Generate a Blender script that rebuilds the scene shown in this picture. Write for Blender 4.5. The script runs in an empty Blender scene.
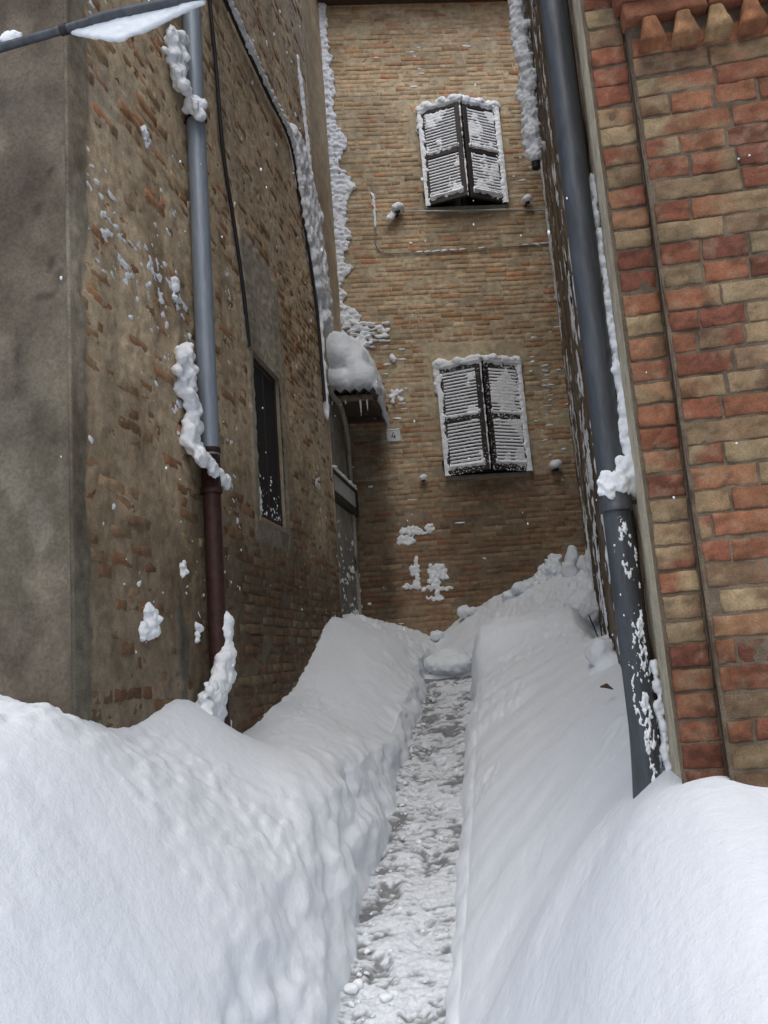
import bpy, bmesh, math, random
import numpy as np
from math import sin, cos, radians, pi
from mathutils import Vector, Matrix

rng = np.random.default_rng(7)
random.seed(7)
S = bpy.context.scene
COL = S.collection
H = 2.2                                    # eye height above the foot of the shovelled path

# ------------------------------------------------------------------ frames
A = radians(8.5)
dL = np.array([sin(A), cos(A), 0.0]); nL = np.array([cos(A), -sin(A), 0.0])
B = radians(86)
dB = np.array([sin(B), cos(B), 0.0]); nB = np.array([cos(B), -sin(B), 0.0])
cB = float(nB @ np.array([.5, 9.6, 0]))
AS = A + radians(3.3)
dS = np.array([sin(AS), cos(AS), 0.0]); nS = np.array([-cos(AS), sin(AS), 0.0])
ZU = np.array([0, 0, 1.0])
CS = dL * 2.4 + nL * .375
LWN = -1.65                                # left wall: distance of its face


def fr(o, du, dn):
    """map (u along, z rel eye, d out of the wall) to world arrays"""
    def m(u, z, d):
        u = np.asarray(u, float); z = np.asarray(z, float); d = np.asarray(d, float)
        u, z, d = np.broadcast_arrays(u, z, d)
        return o + u[..., None] * du + d[..., None] * dn + (z[..., None] + H) * ZU
    return m


LW = fr(nL * LWN, dL, nL)                  # u = s
FW = fr(dL * 2.94, nL, -dL)                # left house front, u = n
BW = fr(nB * cB, dB, nB)                   # back wall, u = b
RC = fr(nL * -1.735, dL, nL)               # recess beyond the left wall
RF = fr(dL * 2.4, nL, -dL)                 # right pillar front, u = n
SR = fr(CS, dS, nS)                        # right side wall, u = distance from the corner


def W(s, n, z):
    return dL * s + nL * n + np.array([0, 0, z + H])


# ------------------------------------------------------------------ noise
def _h(i, j, k, seed):
    h = (i * 374761393 + j * 668265263 + k * 2147483647 + seed * 144665) & 0xFFFFFFFF
    h = ((h ^ (h >> 13)) * 1274126177) & 0xFFFFFFFF
    h = (h ^ (h >> 16)) * 2246822519 & 0xFFFFFFFF
    return ((h ^ (h >> 15)) & 0xFFFFFF) / float(0xFFFFFF)


def vn(x, y, z=None, seed=0):
    x = np.asarray(x, float); y = np.asarray(y, float)
    z = np.zeros_like(x + y) if z is None else np.asarray(z, float)
    x, y, z = np.broadcast_arrays(x, y, z)
    i, j, k = (np.floor(q).astype(np.int64) for q in (x, y, z))
    f = [q - np.floor(q) for q in (x, y, z)]
    f = [q * q * q * (q * (q * 6 - 15) + 10) for q in f]
    r = 0
    for a in (0, 1):
        for b in (0, 1):
            for c in (0, 1):
                w = (f[0] if a else 1 - f[0]) * (f[1] if b else 1 - f[1]) * (f[2] if c else 1 - f[2])
                r = r + w * _h(i + a, j + b, k + c, seed)
    return r * 2 - 1


def fbm(x, y, z=None, o=4, seed=0, g=.5):
    r = 0; a = 1.0; t = 0
    x = np.asarray(x, float); y = np.asarray(y, float)
    x, y = .82 * x - .57 * y, .57 * x + .82 * y
    for k in range(o):
        r = r + a * vn(x, y, z, seed + 17 * k); t += a; a *= g
        x, y = (.78 * x - .626 * y) * 2.03 + 3.7, (.626 * x + .78 * y) * 2.03 + 1.3
        if z is not None: z = np.asarray(z, float) * 2.03 + 5.1
    return r / t * 1.5


def sst(a, b, x):
    t = np.clip((x - a) / (b - a), 0, 1)
    return t * t * (3 - 2 * t)


# ------------------------------------------------------------------ mesh helpers
LOC = {}


def tag(o, label=None, cat=None, group=None, kind=None):
    if label: o['label'] = label
    if cat: o['category'] = cat
    if group: o['group'] = group
    if kind: o['kind'] = kind
    return o


def empty(name, loc, label, cat, group=None):
    o = bpy.data.objects.new(name, None); COL.objects.link(o)
    o.location = [float(q) for q in loc]; o.empty_display_size = .1
    LOC[o] = Vector(o.location)
    return tag(o, label, cat, group)


def mk(name, verts, faces, mat, parent=None, smooth=True, col=None, mats=None, mi=None):
    """verts Nx3 world, faces Mx4 or Mx3 array (or list of arrays); linked as ONE mesh object"""
    verts = np.asarray(verts, float).reshape(-1, 3)
    P = LOC[parent] if parent is not None else Vector((0, 0, 0))
    if parent is None:
        lo, hi = verts.min(0), verts.max(0)
        P = Vector(((lo[0] + hi[0]) / 2, (lo[1] + hi[1]) / 2, lo[2]))
    v = verts - np.array(P)
    fl = faces if isinstance(faces, list) else [faces]
    fl = [np.asarray(f, np.int64) for f in fl if len(f)]
    me = bpy.data.meshes.new(name)
    me.vertices.add(len(v)); me.vertices.foreach_set('co', v.astype(np.float32).ravel())
    loops = np.concatenate([f.ravel() for f in fl])
    tot = np.concatenate([np.full(len(f), f.shape[1]) for f in fl])
    st = np.concatenate([[0], np.cumsum(tot)[:-1]])
    me.loops.add(len(loops)); me.loops.foreach_set('vertex_index', loops.astype(np.int32))
    me.polygons.add(len(tot))
    me.polygons.foreach_set('loop_start', st.astype(np.int32))
    me.polygons.foreach_set('loop_total', tot.astype(np.int32))
    me.update(calc_edges=True)
    me.polygons.foreach_set('use_smooth', np.full(len(tot), smooth))
    if col is not None:
        at = me.color_attributes.new('Col', 'FLOAT_COLOR', 'POINT')
        c = np.ones((len(v), 4), np.float32); c[:, :3] = col
        at.data.foreach_set('color', c.ravel())
    for m in (mats or [mat]): me.materials.append(m)
    if mi is not None: me.polygons.foreach_set('material_index', np.asarray(mi, np.int32))
    me.validate()
    o = bpy.data.objects.new(name, me); COL.objects.link(o)
    if parent is not None:
        o.parent = parent; LOC[o] = P
    else:
        o.location = P; LOC[o] = P
    return o


class MB:
    def __init__(s): s.v = []; s.f = {}; s.n = 0

    def add(s, v, f):
        v = np.asarray(v, float).reshape(-1, 3); f = np.asarray(f, np.int64)
        s.v.append(v); s.f.setdefault(f.shape[1], []).append(f + s.n); s.n += len(v)

    def box(s, m, u0, u1, z0, z1, d0, d1):
        u = [u0, u1, u1, u0] * 2; z = [z0, z0, z1, z1] * 2; d = [d0] * 4 + [d1] * 4
        s.add(m(u, z, d), [[0, 3, 2, 1], [4, 5, 6, 7], [0, 1, 5, 4], [1, 2, 6, 5], [2, 3, 7, 6], [3, 0, 4, 7]])

    def bbox(s, m, u0, u1, z0, z1, d0, d1, b=.006):
        """box with a bevelled front"""
        u = [u0, u1, u1, u0] * 2 + [u0 + b, u1 - b, u1 - b, u0 + b]
        z = [z0, z0, z1, z1] * 2 + [z0 + b, z0 + b, z1 - b, z1 - b]
        d = [d0] * 4 + [d1 - b] * 4 + [d1] * 4
        q = [[0, 3, 2, 1], [8, 9, 10, 11]]
        for a in (0, 4):
            for k in range(4): q.append([a + k, a + (k + 1) % 4, a + 4 + (k + 1) % 4, a + 4 + k])
        s.add(m(u, z, d), q)

    def tube(s, pts, r, seg=10, caps=True):
        pts = np.asarray(pts, float); n = len(pts)
        r = np.broadcast_to(np.asarray(r, float), (n,))
        t = np.gradient(pts, axis=0); t /= np.linalg.norm(t, axis=1)[:, None] + 1e-12
        ref = np.array([0, 0, 1.0]) if abs(t[0][2]) < .8 else np.array([1.0, 0, 0])
        a = np.cross(t, ref); a /= np.linalg.norm(a, axis=1)[:, None]
        b = np.cross(t, a)
        th = np.arange(seg) * 2 * pi / seg
        v = pts[:, None] + r[:, None, None] * (np.cos(th)[None, :, None] * a[:, None] + np.sin(th)[None, :, None] * b[:, None])
        i, k = np.meshgrid(np.arange(n - 1), np.arange(seg), indexing='ij')
        k2 = (k + 1) % seg
        f = np.stack([i * seg + k, i * seg + k2, (i + 1) * seg + k2, (i + 1) * seg + k], -1).reshape(-1, 4)
        base = s.n
        s.add(v, f)
        if caps:
            for e in (0, n - 1):
                ring = v[e]; c = len(ring)
                s.add(np.vstack([ring, pts[e]]), [[q, (q + 1) % c, c] for q in range(c)])

    def out(s, name, mat, parent=None, smooth=False, **k):
        fl = [np.vstack(x) for x in s.f.values()]
        return mk(name, np.vstack(s.v), fl, mat, parent, smooth, **k)


def gridf(nr, nc):
    i, k = np.meshgrid(np.arange(nr - 1), np.arange(nc - 1), indexing='ij')
    return np.stack([i * nc + k, i * nc + k + 1, (i + 1) * nc + k + 1, (i + 1) * nc + k], -1).reshape(-1, 4)


def ico(k):
    bm = bmesh.new(); bmesh.ops.create_icosphere(bm, subdivisions=k, radius=1)
    r = (np.array([v.co[:] for v in bm.verts]), np.array([[v.index for v in f.verts] for f in bm.faces])); bm.free()
    return r


ICO = ico(2)


def blob(name, items, mat, parent=None, vox=.012, amp=.008, sc=30, smooth=2, amp2=0, sc2=90, jit=.22, whole=True):
    """snow lump: a union of soft ellipsoids, voxel-remeshed and roughened by noise"""
    V = []; rj = np.random.default_rng(len(items))
    for it in items:
        c, r = np.asarray(it[0], float), it[1]
        r = np.array((r, r, r) if np.isscalar(r) else r, float)
        r = r * rj.uniform(1 - jit, 1 + jit); c = c + rj.normal(0, jit * .35, 3) * r
        V.append(ICO[0] * r + c)
    n0 = len(ICO[0]); V = np.vstack(V)
    me = bpy.data.meshes.new('tmp')
    F = (ICO[1][None] + (np.arange(len(items)) * n0)[:, None, None]).reshape(-1, 3)
    me.from_pydata(V.tolist(), [], F.tolist()); me.update()
    o = bpy.data.objects.new('tmp', me); COL.objects.link(o)
    m = o.modifiers.new('r', 'REMESH'); m.mode = 'VOXEL'; m.voxel_size = vox
    m = o.modifiers.new('s', 'SMOOTH'); m.iterations = smooth
    dg = bpy.context.evaluated_depsgraph_get()
    em = o.evaluated_get(dg).to_mesh()
    nv = len(em.vertices); co = np.empty(nv * 3, np.float32); em.vertices.foreach_get('co', co)
    no = np.empty(nv * 3, np.float32); em.vertices.foreach_get('normal', no)
    co = co.reshape(-1, 3).astype(float); no = no.reshape(-1, 3)
    qs = []; ts = []
    for p in em.polygons:
        (qs if len(p.vertices) == 4 else ts).append(list(p.vertices))
    if whole:                              # keep the largest island only
        lab = np.arange(nv); ed = np.array([e.vertices[:] for e in em.edges])
        while True:
            m_ = np.minimum(lab[ed[:, 0]], lab[ed[:, 1]]); l2 = lab.copy()
            np.minimum.at(l2, ed[:, 0], m_); np.minimum.at(l2, ed[:, 1], m_); l2 = l2[l2]
            if (l2 == lab).all(): break
            lab = l2
        big_ = np.bincount(lab).argmax(); keep = lab == big_
        new = np.cumsum(keep) - 1
        qs = [[new[v] for v in f] for f in qs if keep[f[0]]]; ts = [[new[v] for v in f] for f in ts if keep[f[0]]]
        co = co[keep]; no = no[keep]
    o.evaluated_get(dg).to_mesh_clear()
    bpy.data.objects.remove(o); bpy.data.meshes.remove(me)
    d = amp * fbm(co[:, 0] * sc, co[:, 1] * sc, co[:, 2] * sc, o=3, seed=3)
    if amp2: d = d + amp2 * vn(co[:, 0] * sc2, co[:, 1] * sc2, co[:, 2] * sc2, seed=9)
    co = co + no * d[:, None]
    return mk(name, co, [np.array(x) for x in (qs, ts) if x], mat, parent, True)


# ------------------------------------------------------------------ materials
def nodes(name):
    m = bpy.data.materials.new(name); m.use_nodes = True
    return m, m.node_tree.nodes, m.node_tree.links, m.node_tree.nodes['Principled BSDF']


def noise(n, l, scale, detail=6, rough=.6, coord='Object', vec=None, stretch=None):
    t = n.new('ShaderNodeTexNoise'); t.inputs['Scale'].default_value = scale
    t.inputs['Detail'].default_value = detail; t.inputs['Roughness'].default_value = rough
    c = n.new('ShaderNodeTexCoord')
    if stretch:
        mp = n.new('ShaderNodeMapping'); mp.inputs['Scale'].default_value = stretch
        l.new(c.outputs[coord], mp.inputs[0]); l.new(mp.outputs[0], t.inputs['Vector'])
    else:
        l.new(c.outputs[coord], t.inputs['Vector'])
    return t.outputs['Fac']


def ramp(n, l, fac, stops):
    r = n.new('ShaderNodeValToRGB'); e = r.color_ramp.elements
    while len(e) < len(stops): e.new(.5)
    for k, (p, c) in enumerate(stops):
        e[k].position = p; e[k].color = (*c, 1) if len(c) == 3 else c
    l.new(fac, r.inputs[0]); return r.outputs[0]


def mixc(n, l, mode, fac, a, b):
    x = n.new('ShaderNodeMix'); x.data_type = 'RGBA'; x.blend_type = mode
    for s, v in ((0, fac), (6, a), (7, b)):
        if hasattr(v, 'node'): l.new(v, x.inputs[s])
        else: x.inputs[s].default_value = v if s == 0 else (*v, 1)
    return x.outputs[2]


def bump(n, l, bs, hts, strength=.5, dist=.01):
    prev = None
    for h, d in hts:
        b = n.new('ShaderNodeBump'); b.inputs['Strength'].default_value = strength
        b.inputs['Distance'].default_value = d; l.new(h, b.inputs['Height'])
        if prev: l.new(prev, b.inputs['Normal'])
        prev = b.outputs[0]
    l.new(prev, bs.inputs['Normal'])


def mat_masonry(name, fine=60, strength=.6, lo=.62, hi=1.3, rough=.9):
    m, n, l, bs = nodes(name)
    a = n.new('ShaderNodeAttribute'); a.attribute_name = 'Col'
    f1 = noise(n, l, fine * .35, 6, .65); f2 = noise(n, l, fine * 3, 4, .7); f3 = noise(n, l, 1.7, 5, .6)
    c1 = ramp(n, l, f1, [(.3, (lo,) * 3), (.7, (hi,) * 3)])
    c2 = ramp(n, l, f2, [(.3, (.7,) * 3), (.7, (1.22,) * 3)])
    c3 = ramp(n, l, f3, [(.35, (.82, .8, .78)), (.65, (1.1, 1.1, 1.08))])
    c = mixc(n, l, 'MULTIPLY', 1.0, a.outputs['Color'], c1)
    c = mixc(n, l, 'MULTIPLY', 1.0, c, c2)
    c = mixc(n, l, 'MULTIPLY', 1.0, c, c3)
    l.new(c, bs.inputs['Base Color'])
    bs.inputs['Roughness'].default_value = rough
    bs.inputs['Specular IOR Level'].default_value = .25
    bump(n, l, bs, [(f1, .006), (f2, .0025)], strength)
    return m


def mat_snow(name, c=(.86, .885, .915), b1=22, d1=.012, b2=140, d2=.002, sss=.0):
    m, n, l, bs = nodes(name)
    f1 = noise(n, l, b1, 5, .55); f2 = noise(n, l, b2, 3, .7); f3 = noise(n, l, 3, 4, .6)
    cc = ramp(n, l, f3, [(.35, tuple(q * .97 for q in c)), (.65, c)])
    l.new(cc, bs.inputs['Base Color'])
    bs.inputs['Roughness'].default_value = .75; bs.inputs['Specular IOR Level'].default_value = .2
    if sss:
        bs.inputs['Subsurface Weight'].default_value = sss
        bs.inputs['Subsurface Radius'].default_value = (.5, .7, 1.0)
        bs.inputs['Subsurface Scale'].default_value = .03
    bump(n, l, bs, [(f1, d1), (f2, d2)], .6)
    return m


def mat_plain(name, c, rough=.6, metal=0, var=.25, sc=25, bd=.001, spec=.4, c2=None, stretch=None):
    m, n, l, bs = nodes(name)
    f = noise(n, l, sc, 6, .65, stretch=stretch)
    c2 = c2 or tuple(min(1, q * (1 + var)) for q in c)
    cc = ramp(n, l, f, [(.32, tuple(q * (1 - var) for q in c)), (.68, c2)])
    l.new(cc, bs.inputs['Base Color'])
    bs.inputs['Roughness'].default_value = rough; bs.inputs['Metallic'].default_value = metal
    bs.inputs['Specular IOR Level'].default_value = spec
    if bd: bump(n, l, bs, [(f, bd)], .6)
    return m


M_OLD = mat_masonry('rubbed_brick_and_mortar', 40, .7, .74, 1.42)
M_BACK = mat_masonry('weathered_buff_brick', 45, .7, .68, 1.22)
M_NEAR = mat_masonry('red_and_buff_brick', 75, .8, .7, 1.22)
M_PLASTER = mat_masonry('grey_plaster', 22, .6, .76, 1.2)
M_SNOW = mat_snow('snow', (.74, .78, .82), 26, .0085, 150, .0025)
M_CRUST = mat_snow('crusted_snow', (.82, .85, .885), 45, .006, 220, .0015)
M_ZINC = mat_plain('zinc_pipe', (.23, .265, .31), .5, .25, .14, 9, .0005, stretch=(6, 6, .8))
M_STEEL = mat_plain('dull_grey_pipe', (.066, .073, .083), .5, .3, .3, 7, .0005, stretch=(5, 5, .9))
M_RUST = mat_plain('rust_brown_iron', (.045, .019, .014), .55, .2, .35, 30, .001)
M_BLACK = mat_plain('black_cable', (.018, .018, .02), .6, 0, .3, 20, .0)
M_WOOD = mat_plain('dark_shutter_paint', (.02, .014, .012), .55, 0, .35, 40, .0008, stretch=(6, 6, 1))
M_TIMBER = mat_plain('old_timber', (.07, .05, .036), .85, 0, .4, 14, .002, stretch=(1, 8, 8))
M_SHEET = mat_plain('corrugated_sheet', (.10, .09, .085), .7, .2, .3, 12, .001)
M_PLATE = mat_plain('enamel_plate', (.55, .57, .58), .35, 0, .06, 20, 0)
M_INK = mat_plain('dark_lettering', (.03, .035, .05), .5, 0, .1, 20, 0)
M_STONE = mat_plain('sill_stone', (.27, .25, .215), .85, 0, .25, 18, .002)
M_TANR = mat_plain('tan_render', (.24, .195, .14), .9, 0, .25, 14, .002)
M_TILE = mat_plain('roof_tile', (.22, .12, .08), .85, 0, .35, 8, .004)
M_DARK = mat_plain('dark_interior', (.012, .012, .013), .9, 0, .2, 5, 0)
M_LEAF = mat_plain('brown_leaf', (.06, .035, .02), .7, 0, .3, 40, 0)
M_BOX = mat_plain('pale_grey_box', (.42, .43, .42), .6, 0, .12, 10, .0005)
m, n_, l_, bs = nodes('window_glass')
bs.inputs['Base Color'].default_value = (.012, .013, .015, 1); bs.inputs['Roughness'].default_value = .25
M_GLASS = m
m, n_, l_, bs = nodes('ice')
bs.inputs['Base Color'].default_value = (.8, .86, .9, 1); bs.inputs['Roughness'].default_value = .12
bs.inputs['Transmission Weight'].default_value = .55; bs.inputs['IOR'].default_value = 1.31
M_ICE = m
# trodden path: colour attribute gives packed snow / wet stone, plus painted shade at the far end
m, n_, l_, bs = nodes('icy_trodden_path')
a_ = n_.new('ShaderNodeAttribute'); a_.attribute_name = 'Col'
f1 = noise(n_, l_, 60, 5, .6); f2 = noise(n_, l_, 200, 3, .6)
l_.new(mixc(n_, l_, 'MULTIPLY', 1.0, a_.outputs['Color'], ramp(n_, l_, f1, [(.3, (.82,) * 3), (.7, (1.08,) * 3)])), bs.inputs['Base Color'])
bs.inputs['Roughness'].default_value = .42; bs.inputs['Specular IOR Level'].default_value = .4
bump(n_, l_, bs, [(f1, .006), (f2, .002)], .7)
M_PATH = m


# ------------------------------------------------------------------ brickwork
def lay(u0, u1, z0, z1, course, lens, probs, joint, skip=None, ujit=.006, wav=.004, seed=0, single=False):
    """list of bricks (cu, cz, w, h, angle)"""
    r = np.random.default_rng(seed); out = []
    z = z0
    row = 0
    while z < z1:
        h = course * r.uniform(.94, 1.06)
        u = u0 - (0 if single else r.uniform(0, lens[0]))
        while u < u1:
            w = u1 - u if single else r.choice(lens, p=probs) * r.uniform(.93, 1.06)
            a, b = max(u, u0), min(u + w, u1)
            if b - a > .035:
                cu, cz = (a + b) / 2, z + h / 2
                if skip is None or not skip(cu, cz, (b - a) / 2, h / 2):
                    out.append((cu, cz + r.normal(0, wav * .4), b - a - joint * r.uniform(.7, 1.3), h - joint * r.uniform(.75, 1.2), r.normal(0, .006)))
            u += w
        z += h; row += 1
    return np.array(out)


def brick_mesh(bk, m, colfn, front=0.0, djit=.004, bev=.007, back=.03, nx=7, nz=4, rough=.0015, edge=.003, seed=0, colvar=None):
    """returns verts, faces, colours of all bricks as displaced grids with a skirt"""
    r = np.random.default_rng(seed + 5)
    N = len(bk); cu, cz, w, h, an = bk.T
    def par(k, size):
        e = np.minimum(.18, .009 / size)
        inner = np.linspace(0, 1, k - 3)[None, :] * (1 - 2 * e[:, None]) + e[:, None]
        return np.hstack([np.zeros((N, 1)), inner[:, :1] * .4, inner[:, 1:-1] if k > 5 else inner[:, 0:0], 1 - inner[:, :1] * .4, np.ones((N, 1))])
    pu = par(nx, w); pz = par(nz + 2, h)
    nu, nz_ = pu.shape[1], pz.shape[1]
    U = (pu[:, None, :] - .5) * w[:, None, None] + np.zeros((N, nz_, 1))
    Z = (pz[:, :, None] - .5) * h[:, None, None] + np.zeros((N, 1, nu))
    su = np.minimum(pu, 1 - pu)[:, None, :] * w[:, None, None]; sz = np.minimum(pz, 1 - pz)[:, :, None] * h[:, None, None]
    t = np.minimum(su, sz) + 0 * U
    GU = cu[:, None, None] + U; GZ = cz[:, None, None] + Z
    jj = fbm(GU * 38, GZ * 38, o=2, seed=seed + 1) * edge; jk = fbm(GU * 38, GZ * 38, o=2, seed=seed + 2) * edge
    ca, sa = np.cos(an)[:, None, None], np.sin(an)[:, None, None]
    uu = cu[:, None, None] + U * ca - Z * sa + jj; zz = cz[:, None, None] + U * sa + Z * ca + jk
    fd = front + r.normal(0, djit, N)
    tilt = r.normal(0, .012, N)[:, None, None] * U
    d = fd[:, None, None] + tilt - bev * (1 - np.clip(t / bev, 0, 1)) ** 2 + rough * fbm(GU * 45, GZ * 45, o=3, seed=seed + 3)
    V = m(uu, zz, d)                                             # N,nz,nu,3
    C = colfn(np.arange(N)[:, None, None] + 0 * GU.astype(int), pu[:, None, :] + 0 * U, pz[:, :, None] + 0 * U, GU, GZ)
    g = gridf(nz_, nu); npv = nz_ * nu
    # skirt
    ring = np.concatenate([np.arange(nu), np.arange(1, nz_) * nu + nu - 1, (nz_ - 1) * nu + np.arange(nu - 2, -1, -1), np.arange(nz_ - 2, 0, -1) * nu])
    R = len(ring)
    Vr = m(uu.reshape(N, -1)[:, ring], zz.reshape(N, -1)[:, ring], np.full((N, R), front - back))
    sk = np.stack([ring, np.arange(R) + npv, (np.arange(R) + 1) % R + npv, ring[(np.arange(R) + 1) % R]], -1)
    F = np.vstack([g, sk]); tot = npv + R
    VV = np.concatenate([V.reshape(N, npv, 3), Vr], 1)
    CC = np.concatenate([C.reshape(N, npv, 3), C.reshape(N, npv, 3)[:, ring]], 1)
    FF = (F[None] + (np.arange(N) * tot)[:, None, None]).reshape(-1, 4)
    return VV.reshape(-1, 3), FF, CC.reshape(-1, 3)


def sheet(u0, u1, z0, z1, du, dz, m, dfn, cfn, hole=None):
    us = np.arange(u0, u1 + du * .5, du); zs = np.arange(z0, z1 + dz * .5, dz)
    if hole:
        for k in (0, 1): us[np.argmin(abs(us - hole[k]))] = hole[k]
        for k in (2, 3): zs[np.argmin(abs(zs - hole[k]))] = hole[k]
    us[-1] = u1; zs[-1] = z1
    Z, U = np.meshgrid(zs, us, indexing='ij')
    d = dfn(U, Z); c = cfn(U, Z)
    F = gridf(len(zs), len(us))
    if hole:
        cu = U.ravel()[F].mean(1); cz = Z.ravel()[F].mean(1)
        F = F[~((cu > hole[0]) & (cu < hole[1]) & (cz > hole[2]) & (cz < hole[3]))]
    return m(U, Z, d).reshape(-1, 3), F, c.reshape(-1, 3)


def join(*parts):
    V = []; F = []; C = []; n = 0
    for v, f, c in parts:
        V.append(v); F.append(f + n); C.append(c); n += len(v)
    return np.vstack(V), np.vstack(F), np.vstack(C)


def lerp(a, b, t):
    return np.asarray(a) + (np.asarray(b) - np.asarray(a)) * np.asarray(t)[..., None]


def pick(pal, wts, N, seed):
    r = np.random.default_rng(seed); i = r.choice(len(pal), size=N, p=np.array(wts) / sum(wts))
    c = np.array(pal)[i]
    return c * r.uniform(.78, 1.2, N)[:, None]


def flecks(name, parent, pts, mat=None, seed=1):
    """pts: (world pos, right, normal, width, height, thickness) many small irregular bits of snow in one object"""
    bm = bmesh.new(); bmesh.ops.create_icosphere(bm, subdivisions=2, radius=1)
    bv = np.array([v.co[:] for v in bm.verts]); bf = np.array([[v.index for v in f.verts] for f in bm.faces]); bm.free()
    r = np.random.default_rng(seed); V = []; F = []; n = 0
    for p, ru, nn, w, h, t in pts:
        for k in range(r.integers(1, 4)):
            q = bv * (1 + .6 * vn(bv[:, 0] * 2.1 + n * .37, bv[:, 1] * 2.1, bv[:, 2] * 2.1, seed=5))[:, None]
            off = r.normal(0, .45, 2) if k else (0, 0)
            sc = 1 if k == 0 else r.uniform(.35, .7)
            an = r.uniform(-.5, .5) * min(1, (h / w) ** 1.5 * 2); c, s_ = cos(an), sin(an)
            x = (q[:, 0] * c * w - q[:, 1] * s_ * h) * sc + off[0] * w; y = (q[:, 0] * s_ * w + q[:, 1] * c * h) * sc + off[1] * h
            V.append(p + x[:, None] * ru + y[:, None] * ZU + (q[:, 2] * min(t, .55 * h + .002) * sc)[:, None] * nn)
            F.append(bf + n); n += len(bv)
    o = mk(name, np.vstack(V), np.vstack(F), mat or M_CRUST, parent, True)
    tag(o, kind='stuff')
    return o


def frost(name, parent, m, u0, u1, z0, z1, step, field, base=.002, mat=None, uscale=1.0):
    """thin irregular patches of wind-blown snow on a surface: a height field kept only where snow lies"""
    us = np.arange(u0, u1, step * uscale); zs = np.arange(z0, z1, step)
    ZZ, UU = np.meshgrid(zs, us, indexing='ij')
    th = field(UU, ZZ)
    F = gridf(len(zs), len(us)); F = F[(th.ravel()[F] > 0).sum(1) >= 2]
    ids, inv = np.unique(F, return_inverse=True)
    V = m(UU.ravel()[ids], ZZ.ravel()[ids], base + np.clip(th.ravel()[ids], -.004, .02))
    return tag(mk(name, V, inv.reshape(-1, 4), mat or M_CRUST, parent, True), kind='stuff')


# ================================================================== SNOW GROUND
def ip(x, pts):
    xs, ys = zip(*pts)
    g = np.arange(-4, 12, .02); v = np.interp(g, xs, ys)
    k = np.exp(-.5 * (np.arange(-15, 16) / 6.) ** 2); k /= k.sum()
    return np.interp(x, g, np.convolve(np.pad(v, 15, mode='edge'), k, 'valid'))


def zpath(s):
    s = np.asarray(s, float)
    return np.where(s > 3.4, -1.22 + .283 * (s - 4.3), -1.475 - .12 * (3.4 - s))


PE = 7.75                                  # far end of the shovelled strip
rows = np.concatenate([np.arange(-2.2, .6, .06), np.arange(.6, 10.05, .021)])
ns_ = len(rows)
s = rows[:, None]
sm = lambda k, sc, o=3: fbm(rows * sc, rows * 0 + k * 7.3, o=o, seed=k)[:, None]
n1 = -.885 + .035 * sm(1, 1.9) + .016 * sm(2, 8)
n2 = -.462 + .030 * sm(3, 1.7) + .016 * sm(4, 6)
zp = zpath(rows)[:, None]
zL0 = ip(rows, [(-2, -1.9), (0, -1.35), (.8, -.86), (1.5, -.53), (2.3, -.24), (2.94, -.17), (4, -.2), (5, -.26), (5.92, -.14), (6.55, .04), (7.1, .28), (7.5, .44), (8.2, .47), (9.5, .5)])[:, None]
zLb = ip(rows, [(2.0, .04), (2.8, .15), (3.25, .05), (3.6, .06), (4.0, .17), (4.3, .04), (4.64, -.13), (5.0, -.04), (5.4, .0)])[:, None]
hw = ip(rows, [(-2, .02), (0, .05), (1.2, .25), (2.2, .52), (3, .62), (4.2, .58), (5.0, .40), (6, .22), (7, .22), (7.75, .20)])[:, None]
sb = ip(rows, [(0, .3), (2.4, .2), (3, .16), (4.2, .13), (5.2, .10), (7, .08), (9, .08)])[:, None]
zR = ip(rows, [(-2, -1.9), (0, -1.45), (.6, -1.05), (1.3, -.73), (2.0, -.47), (2.4, -.35), (2.75, -.35), (3.2, -.33), (4, -.25), (5.5, -.10), (6.6, .16), (7.3, .37), (7.7, .40), (8.0, .12), (8.3, .26), (8.8, .52), (9.5, .90), (10, 1.0)])[:, None]
lip = ip(rows, [(0, .02), (2.5, .07), (4, .12), (5.5, .16), (6.6, .26), (7.3, .42), (7.7, .46), (8.0, .16), (9, .3)])[:, None]
lip = lip * (1 + .35 * fbm(rows * 2.2, rows * 0 + 9.1, o=3, seed=19)[:, None])
wallR = .375 + np.maximum(rows - 2.4, 0)[:, None] * math.tan(radians(3.3))
wallR = np.where(s < 2.4, .375 + 0 * s, wallR)
fill = sst(PE + .10, PE + .15, s)          # beyond the end of the strip the trench is filled
zfill = ip(rows, [(7.7, -.20), (8.2, -.08), (8.8, .08), (9.6, .2)])[:, None]
zfl = zp - .05
zpc = np.minimum(zp, zpath(PE))
zbrow = zpc + hw + ip(rows, [(7.75, 0), (8.3, .08), (9.5, .22)])[:, None]
ones = np.ones((ns_, 1))
X = []; Zc = []; Amp = []


def colset(n, z, amp):
    X.append(n); Zc.append(z); Amp.append(amp + 0 * n)


# far left of the wall line (in front of the grey house front)
t = (1 - (1 - np.linspace(0, 1, 150)[:-1]) ** 2.2)[None, :]
nl = -7 + t * (7 - 1.75)
zfar = zL0 + zLb * np.exp(-((nl + 1.75) / .45) ** 2) + (.12 * sst(-1.76, -2.1, nl) + .10 * sst(-2, -3.5, nl)) * sst(.5, 2.4, s)
colset(nl + 0 * s, zfar, 1.0)
# left bank
t = np.linspace(0, 1, 80)[None, :]
na = -1.75 * ones; nb = -.885 - sb
tt = t
nn = na + (nb - na) * tt
ease = tt ** 1.15 * .55 + .45 * (tt ** 2.2)
zb = zL0 + (zbrow - zL0) * ease + zLb * np.exp(-(np.maximum(0, nn + 1.68) / .26) ** 2)
colset(nn, zb, 1.0)
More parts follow.
